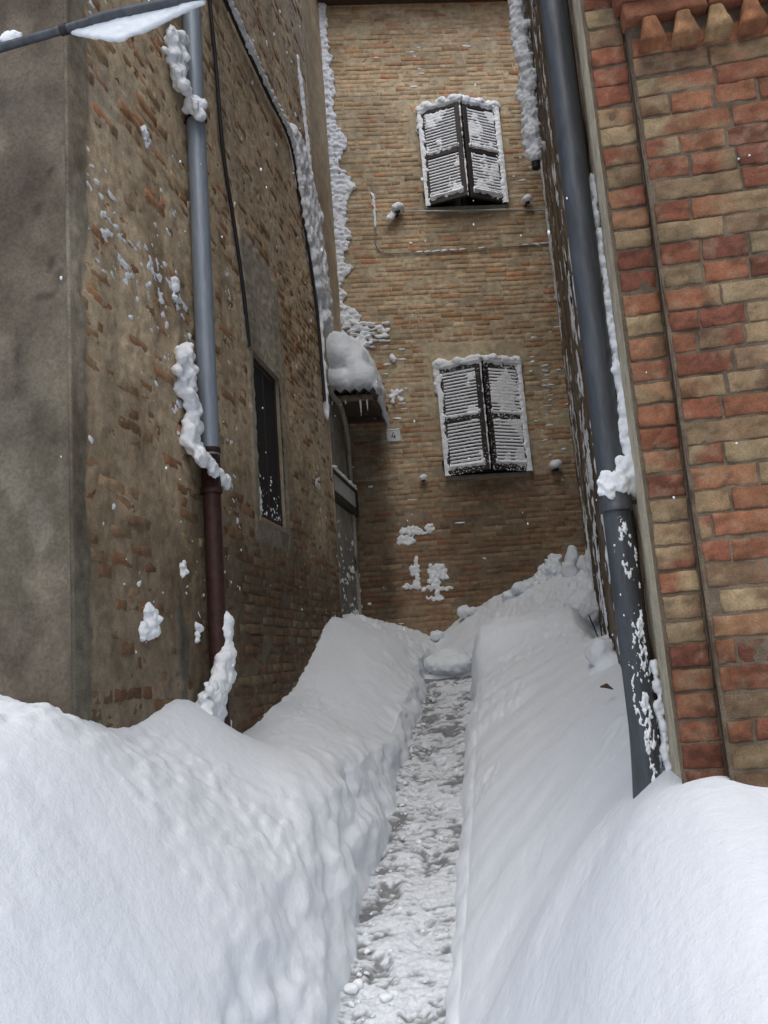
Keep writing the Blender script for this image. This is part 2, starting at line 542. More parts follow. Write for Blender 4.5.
# trench wall
t = np.linspace(0, 1, 42)[1:][None, :]
nn = nb + (n1 - nb) * (1 - (1 - t) ** 1.25)
q = t ** 1.06
zz = zbrow + (zfl - zbrow) * q
zz = zz * (1 - fill) + np.maximum(zz, zfill) * fill
colset(nn, zz, .75)
t = np.linspace(0, 1, 14)[1:-1][None, :]
nn = n1 + (n2 - n1) * t
zz = zfl * (1 - fill) + zfill * fill + 0 * nn
colset(nn, zz, .5)
# right lip
t = np.linspace(0, 1, 26)[None, :]
lw = .085 + .02 * sst(6, 7.5, s)
nn = n2 + (-.462 + lw - n2) * t ** 1.7
zz = (zpc - .05) + (lip + .05) * (1 - (1 - t) ** 1.35)
zz = zz * (1 - fill) + np.maximum(zz, zfill + .02 * t) * fill
colset(nn, zz, .35)
# right bank
t = np.linspace(0, 1, 110)[1:][None, :]
n0 = -.462 + lw; nw = wallR + .04
nn = n0 + (nw - n0) * t
z0 = np.maximum(zpc - .05 + lip + .05, np.where(s > PE, zfill + .02, -9))
pw = ip(rows, [(0, 1.1), (2.2, 1.0), (2.8, .86), (4, .82), (6, .75), (7.4, .62), (9, 1.2)])[:, None]
kn = sst(3.4, 2.7, s)
g = t ** pw * (1 - kn) + (1 - (1 - t) ** 1.6) * kn
zz = z0 + (zR - z0) * g
# a shallow gully between the mound under the near pillar and the far bank
zz = zz - .045 * np.exp(-((s - 2.95 + .9 * (1 - t)) / .33) ** 2) * np.exp(-((t - .62) / .33) ** 2)
# hollow along the far side wall behind the down pipe
zz = zz - .34 * sst(.72, .98, t) * sst(6.2, 7.2, s) * (1 - sst(7.9, 8.3, s))
# near mound bumps at the pillar's foot
colset(nn, zz, .9)
t = np.linspace(0, 1, 120)[1:][None, :]
nn = nw + (5.5 - nw) * t ** 1.9
zz = zR + .016 * sst(0, .1, nn - nw) * np.sin((nn - .35) * 21) * np.exp(-((nn - .6) / .35) ** 2) * sst(1.2, 2.3, s) + .12 * sst(.9, 2.6, nn) * sst(.5, 2, s)
colset(nn, zz, .9)
X = np.hstack([x + 0 * s for x in X]); Zc = np.hstack([z + 0 * s for z in Zc]); Amp = np.hstack(Amp)
SS = s + 0 * X
hp_ = np.interp(X, [-1.6, -1.0, -.55, 0, .39, .85], [.16, .16, .46, .70, .90, 1.02]) - .36 * np.maximum(0, 9.6 - SS) ** 1.1
Zc = np.where(X > -.97, Zc + (hp_ - Zc) * sst(7.86, 8.2, SS) * sst(-.97, -.86, X), Zc)
big = .034 * fbm(SS * .8, X * 1.5, o=2, seed=21)
med = .005 * fbm(SS * 2.6, X * 5.5, o=3, seed=22) + .016 * fbm(SS * 1.4, X * 3.0, o=2, seed=27) * sst(2.5, 4, SS) - .022 * sst(.2, .6, fbm(SS * 1.9, X * 4.2, o=2, seed=28)) * sst(-.6, -.4, X) + .03 * np.maximum(0, fbm(SS * 4, X * 7, o=3, seed=29)) * sst(7.7, 8.1, SS)
rough_mask = np.clip(.1 + 1.1 * fbm(SS * .9, X * .9, o=2, seed=24), .1, 1.3)
chunk = np.maximum(0, fbm(SS * 5.5, X * 5.5, Zc * 5.5, o=2, seed=33)) * np.exp(-((X - (n1 - .16)) / .2) ** 2) * sst(2.2, 3.2, SS)
rough_mask = rough_mask + 1.3 * np.exp(-((SS - 5.3) / .7) ** 2) * np.exp(-((X + 1.35) / .28) ** 2) + 2.2 * sst(.22, .5, fbm(SS * 1.1, X * 1.3, o=3, seed=35)) + 3.2 * sst(7.7, 8.0, SS) + 1.6 * np.exp(-((SS - 7.4) / .35) ** 2) * sst(-.2, .3, X) + .35 * np.exp(-((X + .95) / .15) ** 2)
fine = .0045 * rough_mask * fbm(SS * 16, X * 26, Zc * 14, o=3, seed=23)
lum = fbm(SS * 6, X * 10, Zc * 6, o=2, seed=26)
fine = fine + .007 * np.clip(rough_mask - .6, 0, 1.2) * np.maximum(lum, 0)
damp = np.where(SS < .8, .3, 1.0)
near_path = np.exp(-(np.maximum(0, np.maximum(X - n2, n1 - X)) / .12) ** 2) * (1 - fill)
med = med + .010 * np.minimum(0, fbm(SS * 9, X * 9, o=3, seed=36)) * sst(.05, .35, fbm(SS * 1.6, X * 1.6, o=2, seed=37)) * sst(3.2, 2.4, SS)
rb = sst(-.5, -.38, X) * sst(7.4, 7.0, SS) * sst(.5, .3, X)
med = med * (1 - .65 * rb); big = big * (1 - .4 * rb)
Zs = Zc + .022 * chunk + (big * Amp * (1 - .8 * near_path) * sst(.3, 1.5, SS) + med * Amp + fine) * damp
# push trench walls sideways a little (clods left by the shovel)
Xs = X + ((.05 * fbm(SS * 2.6, Zc * 4, o=2, seed=30) + .016 * fbm(SS * 9, Zc * 12, o=2, seed=38)) * np.exp(-((X - (n1 - .08)) / .10) ** 2)
          + .012 * fbm(SS * 6, Zc * 9, o=3, seed=31) * np.exp(-((X - n2) / .08) ** 2)) * (1 - fill)
pos = dL * SS[..., None] + nL * Xs[..., None] + (Zs[..., None] + H) * ZU
snow = mk('snow', pos.reshape(-1, 3), gridf(*X.shape), M_SNOW)
tag(snow, kind='structure')
# the wide snow field round the place
g1 = np.array([[-150, -150, -.35], [150, -150, -.35], [150, 150, -.35], [-150, 150, -.35]])
tag(mk('ground', g1, np.array([[0, 1, 2, 3]]), M_SNOW), kind='structure')

# ------------------------------------------------------------------ path
ps = np.arange(-1.5, PE + .2, .009); pn = np.linspace(0, 1, 64)
n1p = np.interp(ps, rows, n1[:, 0]) - .06; n2p = np.interp(ps, rows, n2[:, 0]) + .03
P_, T_ = np.meshgrid(ps, pn, indexing='ij')
NN = n1p[:, None] + (n2p - n1p)[:, None] * T_
v1 = fbm(P_ * 19, NN * 8, o=4, seed=41, g=.62); v2 = fbm(P_ * 3.2, NN * 3.5, o=3, seed=42); v3 = fbm(P_ * 60, NN * 28, o=3, seed=43)
edge_d = np.exp(-((T_ - .16) / .16) ** 2) * .35 + np.exp(-((T_ - .9) / .1) ** 2) * .12
foot = 0 * P_
for k in range(17):
    fc = 3.0 + .29 * k; fn = .36 if k % 2 else .66
    foot = np.maximum(foot, sst(1.25, .7, np.sqrt(((P_ - fc - .01 * (k % 3)) / .13) ** 2 + ((T_ - fn - .02 * ((k * 7) % 5 - 2)) / .115) ** 2) + .22 * v3))
dark = v1 * .62 + v2 * .42 + v3 * .55 + edge_d - .13 + foot * .28 + .9 * sst(PE + .0, PE + .08, P_)  # far end painted dark as the shaded hollow under the overhanging block
dk = sst(-.12, .5, dark)
zz = zpath(P_) - .018 * foot + .016 * (1 - dk) + .008 * fbm(P_ * 14, NN * 12, o=3, seed=44) + .006 * v3 * (1 - dk) + .012 * v2
white = np.array([.70, .735, .77]); wet = np.array([.215, .22, .225]); ice = np.array([.42, .44, .46])
cc = lerp(white * np.ones(dk.shape + (1,)), ice, sst(0, .5, dk)); cc = lerp(cc, wet, sst(.45, 1, dk))
pos = dL * P_[..., None] + nL * NN[..., None] + (zz[..., None] + H) * ZU
tag(mk('path', pos.reshape(-1, 3), gridf(*P_.shape), M_PATH, col=cc.reshape(-1, 3)), kind='structure')

# ================================================================== LEFT HOUSE
lh = empty('brick_house', W(4.5, -3.2, -2.2), 'tall old brick house with grey plastered front, left of the snowy alley', 'house')
WS = (5.40, 6.06, 1.0, 2.17)               # its window
TOPZ = 8.42
S1 = 7.84
bk = lay(2.96, S1, -1.4, TOPZ, .0615, [.25, .12], [.6, .4], .012, seed=3,
         skip=lambda u, z, w, h: (u + w > WS[0] - .07 and u - w < WS[1] + .07 and WS[2] - .03 < z + h and z - h < WS[3] + .05)
         or (WS[0] - .12 < u < WS[1] + .14 and WS[3] < z < WS[3] + .75))
NB = len(bk)
base = pick([(.30, .155, .08), (.34, .17, .085), (.38, .28, .165), (.24, .125, .075), (.40, .31, .20), (.29, .20, .12)], [3, 3, 3, 2, 3, 2], NB, 11)
base2 = pick([(.27, .17, .10), (.34, .26, .16), (.24, .12, .065)], [1, 1, 1], NB, 12)


def foot_dark_l(u, z):                          # the wall colour gets darker towards its foot, with an uneven edge
    k = sst(1.9, .0, z + .45 * fbm(u * 1.3, z * .9, o=3, seed=55) - .18 * sst(2.9, 4.2, u))
    return 1 - .60 * k


def colL(i, pu, pz, U, Z):
    t = np.clip(pu + .6 * fbm(U * 14, Z * 22, o=2, seed=50), 0, 1)
    c = lerp(base[i], base2[i], t * .8)
    c = lerp(c, np.array([.40, .31, .205]), .14 + .06 * sst(4.4, 3.8, U) * sst(2.4, 1.6, Z))
    c = c * (1 + np.array([.12, .02, -.03]) * sst(4.5, 3.7, U)[..., None])
    return c * foot_dark_l(U, Z)[..., None]


def plast(U, Z):
    """0..1: grey render still standing on the brick, mostly towards the street corner"""
    a = fbm(U * 1.25, Z * .55, o=4, seed=60)
    k = sst(.05, .16, a + .42 * sst(4.5, 3.1, U) - .24 - .7 * sst(2.0, 1.2, Z) - .5 * sst(4.5, 5.2, U))
    k = np.maximum(k, sst(3.14, 3.08, U + .05 * fbm(U * 3, Z * 2.2, o=3, seed=61)))         # rendered quoin
    gp = sst(WS[0] - .2, WS[0] - .16, U) * sst(WS[1] + .16, WS[1] + .12, U) * sst(WS[3] - .02, WS[3], Z) * sst(WS[3] + .86, WS[3] + .8, Z + .05 * fbm(U * 4, Z * 4, seed=62))
    sr = (sst(WS[0] - .10, WS[0] - .08, U) * sst(WS[1] + .11, WS[1] + .09, U)) * sst(WS[2] - .2, WS[2] - .15, Z) * sst(WS[3] + .1, WS[3], Z)
    return k, np.maximum(gp, sr)


def dL_(U, Z):
    k, gp = plast(U, Z)
    low = sst(1.6, .5, Z + .3 * fbm(U * .8, Z * .8, seed=66)) * sst(4.2, 5.2, U)
    d = .0052 * fbm(U * 12, Z * 25, o=4, seed=63) + .002 * fbm(U * 40, Z * 40, o=2, seed=64) + .0046 - .0085 * low
    d = d - .006 * sst(.2, .6, fbm(U * 1.1, Z * .8, o=2, seed=65)) * (1 - low)
    d = d + .011 * k + .010 * gp
    e = sst(3.02, 2.97, U)
    return d * (1 - e) + e * (.016 - .012 * sst(2.955, 2.94, U))


def cL_(U, Z):
    k, gp = plast(U, Z)
    v = fbm(U * 3, Z * 3, o=4, seed=67)[..., None]
    mort = lerp(np.array([.52, .415, .285]) * (1 + .18 * v), np.array([.47, .39, .29]), sst(.1, .7, fbm(U * 1.1, Z * 1.3, o=3, seed=68)))
    grey = lerp(np.array([.35, .31, .245]) * (1 + .2 * v), np.array([.26, .255, .225]), sst(0, .7, fbm(U * 2.1, Z * .9, o=3, seed=69)))
    mort = mort * (1 - .45 * (sst(1.6, .5, Z + .3 * fbm(U * .8, Z * .8, seed=66)) * sst(4.2, 5.2, U)))[..., None]
    tanp = np.array([.38, .35, .285]) * (1 + .12 * v)
    c = lerp(mort, grey, k); c = lerp(c, tanp, gp * .9); c = lerp(c, np.array([.31, .275, .21]) * (1 + .2 * v), sst(3.14, 3.06, U + .05 * fbm(U * 3, Z * 2.2, o=3, seed=61)))
    st = sst(.25, .8, fbm(U * 5, Z * .7, o=3, seed=70)) * .22      # run-off streaks
    st2 = sst(.12, .6, fbm(U * 2.4, Z * 1.5, o=4, seed=71)) * .30 * sst(4.9, 4.2, U)
    return c * (1 - st[..., None]) * (1 - st2[..., None] * np.array([.9, 1, 1.1])) * foot_dark_l(U, Z)[..., None]


sw = join(brick_mesh(bk, LW, colL, 0.002, .0042, .006, .05, 7, 3, .002, .005, 3),
          sheet(2.94, S1, -1.6, TOPZ, .0145, .0145, LW, dL_, cL_, WS))
# end face of the side wall (rendered edge at the recess)
us = np.linspace(-.12, .012, 8); zs = np.arange(-1.6, TOPZ + .02, .03)
ZZ, DD = np.meshgrid(zs, us, indexing='ij')
ed = (LW(S1 + 0 * DD, ZZ, DD).reshape(-1, 3), gridf(len(zs), 8), (np.array([.33, .29, .22]) * foot_dark_l(5 + 0 * ZZ, ZZ)[..., None]).reshape(-1, 3))
sw = join(sw, ed)
mk('side_wall', sw[0], sw[1], M_OLD, lh, True, col=sw[2])


def cF(U, Z):
    v = fbm(U * 2.2, Z * 1.6, o=5, seed=80)
    c = lerp(np.array([.095, .086, .074]), np.array([.135, .126, .110]), sst(-.4, .5, v))
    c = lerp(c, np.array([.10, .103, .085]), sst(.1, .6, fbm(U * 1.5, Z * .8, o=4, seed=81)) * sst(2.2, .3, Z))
    c = c * (1 + .35 * fbm(U * 9, Z * 6, o=4, seed=84))[..., None]
    crk = np.abs(fbm(U * 2.3, Z * 1.1, o=4, seed=85))
    c = c * (1 - .5 * sst(.02, .004, crk))[..., None]
    c = lerp(c, np.array([.19, .19, .17]), sst(.25, .5, fbm(U * 7, Z * 2.2, o=4, seed=82)) * .6 * sst(1.6, .5, Z))
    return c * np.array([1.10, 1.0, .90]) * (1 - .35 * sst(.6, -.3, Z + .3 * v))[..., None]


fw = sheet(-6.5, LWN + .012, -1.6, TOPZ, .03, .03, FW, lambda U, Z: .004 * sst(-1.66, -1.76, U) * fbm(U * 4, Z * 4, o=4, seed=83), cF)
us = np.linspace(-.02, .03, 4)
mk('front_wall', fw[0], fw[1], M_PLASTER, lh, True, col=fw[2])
# window of the left house
wp = empty('window', W((WS[0] + WS[1]) / 2, LWN, WS[2]), None, None); wp.parent = lh
wp.location = Vector(wp.location) - LOC[lh]
mb = MB()
for a_, b_, c_, d_ in ((WS[0], WS[0] + .05, WS[2], WS[3]), (WS[1] - .05, WS[1], WS[2], WS[3]), (WS[0] + .05, WS[1] - .05, WS[3] - .05, WS[3]), (WS[0] + .05, WS[1] - .05, WS[2], WS[2] + .05), ((WS[0] + WS[1]) / 2 - .02, (WS[0] + WS[1]) / 2 + .02, WS[2] + .05, WS[3] - .05)):
    mb.bbox(LW, a_, b_, c_, d_, -.06, -.02)
mb.out('frame', M_WOOD, wp)
mb = MB(); mb.box(LW, WS[0] + .03, WS[1] - .03, WS[2] + .03, WS[3] - .03, -.032, -.026); mb.out('pane', M_DARK, wp)
mb = MB()
for a_, b_, c_, d_ in ((WS[0] - .02, WS[0], WS[2], WS[3]), (WS[1], WS[1] + .02, WS[2], WS[3]), (WS[0] - .02, WS[1] + .02, WS[3], WS[3] + .02)):
    mb.box(LW, a_, b_, c_, d_, -.14, .004)
mb.out('reveal', M_TANR, wp)
mb = MB(); mb.bbox(LW, WS[0] - .03, WS[1] + .03, WS[2] - .035, WS[2], -.14, .02, .008); mb.out('sill', M_TANR, wp)
pts = []
for k in range(90):
    u = rng.uniform(WS[0] + .06, WS[1] - .04); z = WS[2] + .03 + abs(rng.normal(0, .16)); w_ = rng.uniform(.004, .014)
    if z < WS[3] - .3: pts.append((LW(u, z, -.03), dL, nL, w_, w_ * rng.uniform(.5, 1.3), .008))
for k in range(14):
    pts.append((LW(WS[0] + .07 + rng.normal(0, .03), WS[2] + .10 + rng.normal(0, .04), -.02), dL, nL, .025, .03, .015))
flecks('snow_crust', wp, pts, seed=4)


def roof(parent, m, u0, u1, z, d0, d1, t=.12, rise=.22):
    """tiled slope: eave board and barrel-tile ripples"""
    n = int((u1 - u0) / .03); us = np.linspace(u0, u1, n); ds = np.linspace(d0, d1, 14)
    D, U = np.meshgrid(ds, us, indexing='ij')
    Z = z + t + (d1 - D) * rise + .03 * np.abs(np.sin(U * pi / .2))
    V = m(U, Z, D).reshape(-1, 3); F = gridf(14, n)
    V2 = m(U, z + (d1 - D) * rise, D).reshape(-1, 3); k = len(V)
    e = []
    for c in range(n - 1): e.append([13 * n + c, 13 * n + c + 1, 13 * n + c + 1 + k, 13 * n + c + k])
    return mk('roof', np.vstack([V, V2]), np.vstack([F, F + k, np.array(e)]), M_TILE, parent, False)


roof(lh, LW, 2.6, S1 + .1, TOPZ, -4.5, .22)

# ================================================================== BACK HOUSE
bh = empty('brick_house', BW(1.7, -2.2, -1.5), 'buff brick house closing the end of the alley, with two pairs of louvred shutters', 'house')
UW = (1.50, 2.43, 5.38, 6.66); DWN = (1.44, 2.37, 2.02, 3.32)


def inw(u, z, w, h, q, e):
    return u + w > q[0] - e and u - w < q[1] + e and z + h > q[2] - e and z - h < q[3] + e


BT = 8.27
bk = lay(-.6, 4.2, -.6, BT, .0605, [.25, .12, .19], [.62, .2, .18], .009, seed=21, ujit=.01,
         skip=lambda u, z, w, h: inw(u, z, w, h, UW, 0) or inw(u, z, w, h, DWN, 0)
         or (UW[0] - .22 < u < UW[1] + .2 and UW[3] - .02 < z < UW[3] + .19)
         or (DWN[0] - .09 < u < DWN[1] + .09 and DWN[3] - .02 < z < DWN[3] + .30))
ext = []
for k in range(17):                        # flat arch of soldier bricks over the upper window
    x = -1 + 2 * (k + .5) / 17
    ext.append((1.965 + x * .58, UW[3] + .085 - .02 * x * x, .056, .165, -x * .35))
bk = np.vstack([bk, np.array(ext)])
NB = len(bk)
baseB = pick([(.48, .345, .215), (.51, .385, .25), (.44, .30, .18), (.54, .46, .32), (.45, .21, .105), (.47, .26, .14), (.38, .31, .21), (.38, .19, .10)], [6, 6, 4, 1.5, 1.2, 1.2, 2, .5], NB, 31)
baseB2 = pick([(.48, .35, .22), (.43, .29, .175), (.51, .39, .265)], [1, 1, 1], NB, 32)
lowpal = pick([(.26, .15, .09), (.29, .20, .125), (.24, .12, .075), (.20, .135, .09), (.32, .235, .15)], [3, 3, 2, 2, 2], NB, 33)


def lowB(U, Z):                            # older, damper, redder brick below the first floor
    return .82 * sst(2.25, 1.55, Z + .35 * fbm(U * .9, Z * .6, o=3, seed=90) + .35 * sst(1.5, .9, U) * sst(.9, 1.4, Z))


def stain_toneB(U, Z):
    s1 = sst(2.1, 1.8, Z) * sst(1.3, 1.5, U) * sst(2.6, 2.4, U) * .25
    s2 = sst(.85, .65, U) * sst(2.75, 2.55, Z) * .5              # darker panel under the canopy
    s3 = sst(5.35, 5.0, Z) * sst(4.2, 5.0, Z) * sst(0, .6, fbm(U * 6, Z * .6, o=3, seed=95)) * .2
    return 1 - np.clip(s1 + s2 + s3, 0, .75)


def colB(i, pu, pz, U, Z):
    t = np.clip(pu + .7 * fbm(U * 11, Z * 25, o=2, seed=91), 0, 1)
    c = lerp(baseB[i], baseB2[i], t * .7)
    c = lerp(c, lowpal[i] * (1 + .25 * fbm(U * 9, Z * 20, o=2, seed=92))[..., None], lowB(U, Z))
    return c * stain_toneB(U, Z)[..., None]


def dB_(U, Z):
    pl = sst(DWN[0] - .11, DWN[0] - .09, U - .3 * (Z - DWN[3]) * 0) * sst(DWN[1] + .11, DWN[1] + .09, U) * sst(DWN[3] - .05, DWN[3], Z) * sst(DWN[3] + .32, DWN[3] + .29, Z)
    return -.0022 + .0028 * fbm(U * 7, Z * 14, o=4, seed=93) + .006 * pl


def cB_(U, Z):
    v = fbm(U * 2, Z * 2, o=4, seed=94)[..., None]
    c = np.array([.46, .385, .27]) * (1 + .2 * v)
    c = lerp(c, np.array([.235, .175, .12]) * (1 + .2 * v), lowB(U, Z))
    return c * stain_toneB(U, Z)[..., None]


def sheetB():
    a = sheet(-.6, 4.2, -.8, 4.4, .0155, .0155, BW, dB_, cB_, DWN)
    b = sheet(-.6, 4.2, 4.4, BT, .0155, .0155, BW, dB_, cB_, UW)
    return join(a, b)


bw = join(brick_mesh(bk, BW, colB, 0.0, .0024, .0035, .04, 7, 3, .0014, .0045, 9), sheetB())
mk('wall', bw[0], bw[1], M_BACK, bh, True, col=bw[2])
roof(bh, BW, -1.5, 5.5, BT, -4.5, .40)
mb = MB(); mb.box(BW, -1.5, 5.5, BT - .05, BT, -.1, .34); mb.out('eave_board', M_TIMBER, bh)


def leaf(wq, side, snow_amt, seed):
    """one louvred leaf hung on the outer jamb and standing ajar; side -1 left, +1 right"""
    zh = wq[3] - wq[2]
    hu = wq[0] - .012 if side < 0 else wq[1] + .012
    an = radians(24 if side < 0 else 21)
    ca, sa = cos(an), sin(an)
    hw_ = ((wq[1] - wq[0]) / 2 + .012) / ca - .012
    dirv = (dB * ca * (-side) + nB * sa); nrm = (nB * ca + dB * sa * side)
    def m(x, z, d):                        # x from hinge to free edge
        o = BW(hu, wq[2], .025) - 0
        x = np.asarray(x, float); z = np.asarray(z, float); d = np.asarray(d, float)
        x, z, d = np.broadcast_arrays(x, z, d)
        return o + x[..., None] * dirv + z[..., None] * ZU + d[..., None] * nrm
    P = empty('shutter', m(0, 0, 0), None, None); P.parent = bh; P.location = Vector(P.location) - LOC[bh]
    st = .062; T = .038
    mb = MB()
    mid = zh * .49
    for a0, a1, b0, b1 in ((0, st, 0, zh), (hw_ - st, hw_, 0, zh), (st, hw_ - st, 0, .09), (st, hw_ - st, zh - .08, zh), (st, hw_ - st, mid - .03, mid + .035)):
        mb.bbox(m, a0, a1, b0, b1, 0, T, .004)
    mb.out('frame', M_WOOD, P)
    mb = MB(); pitch = .037; sl = []
    for z0, z1 in ((.09, mid - .03), (mid + .035, zh - .08)):
        k = int((z1 - z0) / pitch); pp = (z1 - z0) / k
        for j in range(k):
            zb = z0 + j * pp
            sl.append((zb, pp))
            x0, x1 = st - .004, hw_ - st + .004
            u = [x0, x1, x1, x0] * 2
            zz_ = [zb - .004, zb - .004, zb + pp * .95, zb + pp * .95] + [zb - .010, zb - .010, zb + pp * .95 - .006, zb + pp * .95 - .006]
            dd = [.030, .030, .006, .006, .025, .025, .0, .0]
            mb.add(m(u, zz_, dd), [[0, 1, 2, 3], [7, 6, 5, 4], [0, 4, 5, 1], [1, 5, 6, 2], [2, 6, 7, 3], [3, 7, 4, 0]])
    mb.out('louvre', M_WOOD, P)
    for zq in (.13, zh - .26):
        mb = MB(); mb.box(m, -.04, .05, zq, zq + .045, -.02, T + .006)
        mb.tube([m(-.012, zq - .02, T * .5), m(-.012, zq + .07, T * .5)], .012, 8)
        mb.out('hinge', M_RUST, P)
    # snow lying on the slats and rails: a height field over the leaf
    nx, nz2 = 84, 330
    xs = np.linspace(-.012, hw_ + .004, nx); zs_ = np.linspace(-.01, zh + .015, nz2)
    ZZ, XX = np.meshgrid(zs_, xs, indexing='ij')
    ph = np.full(zs_.shape, -1.0)
    for zb, pp in sl:
        k = (zs_ >= zb) & (zs_ < zb + pp); ph[k] = (zs_[k] - zb) / pp
    PH = ph[:, None] + 0 * XX
    inx = (XX > st) & (XX < hw_ - st)
    nz_n = fbm(XX * 22, ZZ * 22, o=3, seed=seed)
    nbig = fbm(XX * 6, ZZ * 5, o=3, seed=seed + 1)
    th = np.full(XX.shape, -.01)
    surf = np.full(XX.shape, T)
    slat = inx & (PH >= 0)
    surf = np.where(slat, .030 - .026 * np.clip(PH, 0, 1), surf)
    cover = snow_amt[0]
    prof = np.sin(np.clip((PH - (1 - cover)) / cover, 0, 1) * pi) ** .5 * .017 + .001
    prof = np.where(PH < (1 - cover) + .12 * nz_n, -.004, prof)
    bare = sst(.35, .6, nbig - snow_amt[3] + .2 * nz_n)
    th = np.where(slat, prof * (1 - bare) - .006 * bare + .002 * nz_n, th)
    smear = sst(.05, .35, nbig + .25 * nz_n + (.12 if side > 0 else -.28) + .25 * sst(mid + .3, mid, ZZ) * sst(mid - .05, mid + .02, ZZ))
    th = np.where(slat, th * (1 - smear) + smear * ((T - surf) * .9 + .003 + .003 * nz_n), th)
    # rails: top of the lower rails heaped
    def heap(z0, hgt, amt):
        return amt * np.exp(-((ZZ - z0 - hgt * .35) / (hgt * (.55 + .2 * nz_n))) ** 2) - .006
    rail = heap(.08, .055, snow_amt[1]) ; rail2 = heap(mid + .04, .035, snow_amt[1])
    okx = (XX > st * .9) & (XX < hw_ - st * .7)
    th = np.where(okx, np.maximum(th, np.maximum(rail, rail2) + .004 * nz_n), th)
    # outer stile caked
    out_ = snow_amt[2] * sst((.055 if side < 0 else .075) + .03 * nz_n, .012, XX) - .005 + .005 * nz_n
    th = np.maximum(th, np.where(XX < .09, out_, -1))
    # sprinkling on the other rails and stile
    spk = fbm(XX * 100, ZZ * 100, o=2, seed=seed + 2)
    th = np.maximum(th, np.where(spk > snow_amt[4] + .25 * sst(.3, .46, XX), .003, -.01))
    topz = sst(zh - .05 - .02 * nz_n, zh - .005, ZZ) * .03 - .004
    th = np.maximum(th, topz)
    F = gridf(nz2, nx); keep = (th.ravel()[F] > 0).sum(1) >= 2
    V = m(XX, ZZ, surf + np.maximum(th, -.003)).reshape(-1, 3)
    F = F[keep]; us_, inv = np.unique(F, return_inverse=True)
    heapf = (V[us_], inv.reshape(-1, 4))
    o1 = mk('snow_crust', heapf[0], heapf[1], M_CRUST, P, True)
    # thick ridge on the head of the leaf, and clots along its outer edge and free edge
    it = []
    r = np.random.default_rng(seed)
    for k in range(16):
        x = hw_ * k / 15; a = .046 + .008 * sin(k * 1.1 + seed) + (.014 if (k < 4) else 0)
        it.append((m(x, zh + .012 + a * .35, .012 + .01 * r.normal()), (a, a * 1.1, a * 1.0)))
    for k in range(34):
        z = zh * k / 33
        a = .009 + .036 * max(0, vn(np.array([k * .38]), np.array([seed * 1.3]))[0])
        if abs(z - .155) < .05 or abs(z - zh + .235) < .05: a += .018
        it.append((m(-.022 + .006 * r.normal(), z, .014 + .008 * r.normal()), (a, a, a * 1.6)))
    if side < 0:
        for k in range(40):
            z = .02 + (zh - .02) * k / 39
            it.append((m(hw_ + .004, z, .016), (.011, .016, .03)))
    blob('snow_cap', it, M_CRUST, P, .009, .009, 20, 9, .003, 80)
    return P


leaf(UW, -1, (.84, .036, .020, .5, 2), 5)
leaf(UW, 1, (1.0, .045, .034, 2, 2), 6)
leaf(DWN, -1, (.8, .034, .018, .6, .62), 7)
leaf(DWN, 1, (1.0, .034, .024, 2, .38), 8)
for q in (UW, DWN):
    P = empty('window', BW((q[0] + q[1]) / 2, q[2], 0), None, None); P.parent = bh; P.location = Vector(P.location) - LOC[bh]
    mb = MB()
    for a0, a1, b0, b1 in ((q[0], q[0] + .06, q[2], q[3]), (q[1] - .06, q[1], q[2], q[3]), (q[0] + .06, q[1] - .06, q[3] - .06, q[3]), (q[0] + .06, q[1] - .06, q[2], q[2] + .06), ((q[0] + q[1]) / 2 - .03, (q[0] + q[1]) / 2 + .03, q[2] + .06, q[3] - .06)):
        mb.bbox(BW, a0, a1, b0, b1, -.16, -.1)
    mb.out('frame', M_WOOD, P)
    mb = MB(); mb.box(BW, q[0] + .03, q[1] - .03, q[2] + .03, q[3] - .03, -.15, -.14); mb.out('pane', M_GLASS, P)
    mb = MB()
    for a0, a1, b0, b1 in ((q[0] - .02, q[0], q[2], q[3]), (q[1], q[1] + .02, q[2], q[3]), (q[0] - .02, q[1] + .02, q[3], q[3] + .02)):
        mb.box(BW, a0, a1, b0, b1, -.18, -.004)
    mb.out('reveal', M_STONE, P)
    mb = MB(); mb.bbox(BW, q[0] - .04, q[1] + .04, q[2] - .045, q[2], -.18, .03, .008); mb.out('sill', M_STONE, P)

# flecks of snow lodged on the brick edges
def bricktop_flecks(parent, bks, m, du, dn, dens, seed, hmin=.006, front=.0):
    r = np.random.default_rng(seed); pts = []
    for cu, cz, w, h, an in bks:
        if r.random() < dens(cu, cz):
            ww = min(w * .5, r.uniform(.012, .07)); pts.append((m(cu + r.uniform(-.5, .5) * (w - ww), cz + h / 2 + .002, front), du, dn, ww, r.uniform(.006, .014), .011))
    return flecks('snow_flecks', parent, pts, seed=seed)


def densB(u, z):
    g = lambda cu, cz, su, sz: math.exp(-((u - cu) / su) ** 2 - ((z - cz) / sz) ** 2)
    return .01 + .75 * g(2.65, 2.9, .22, .75) + .6 * g(2.72, 5.9, .16, .55) + .10 * g(1.5, 7.3, .5, .4) + .3 * g(.42, 1.2, .12, .9) + .3 * g(1.0, 3.0, .25, .3) + .35 * g(.8, 3.35, .3, .25) + .12 * g(1.3, 5.1, .5, .3)


bricktop_flecks(bh, bk, BW, dB, nB, densB, 41)

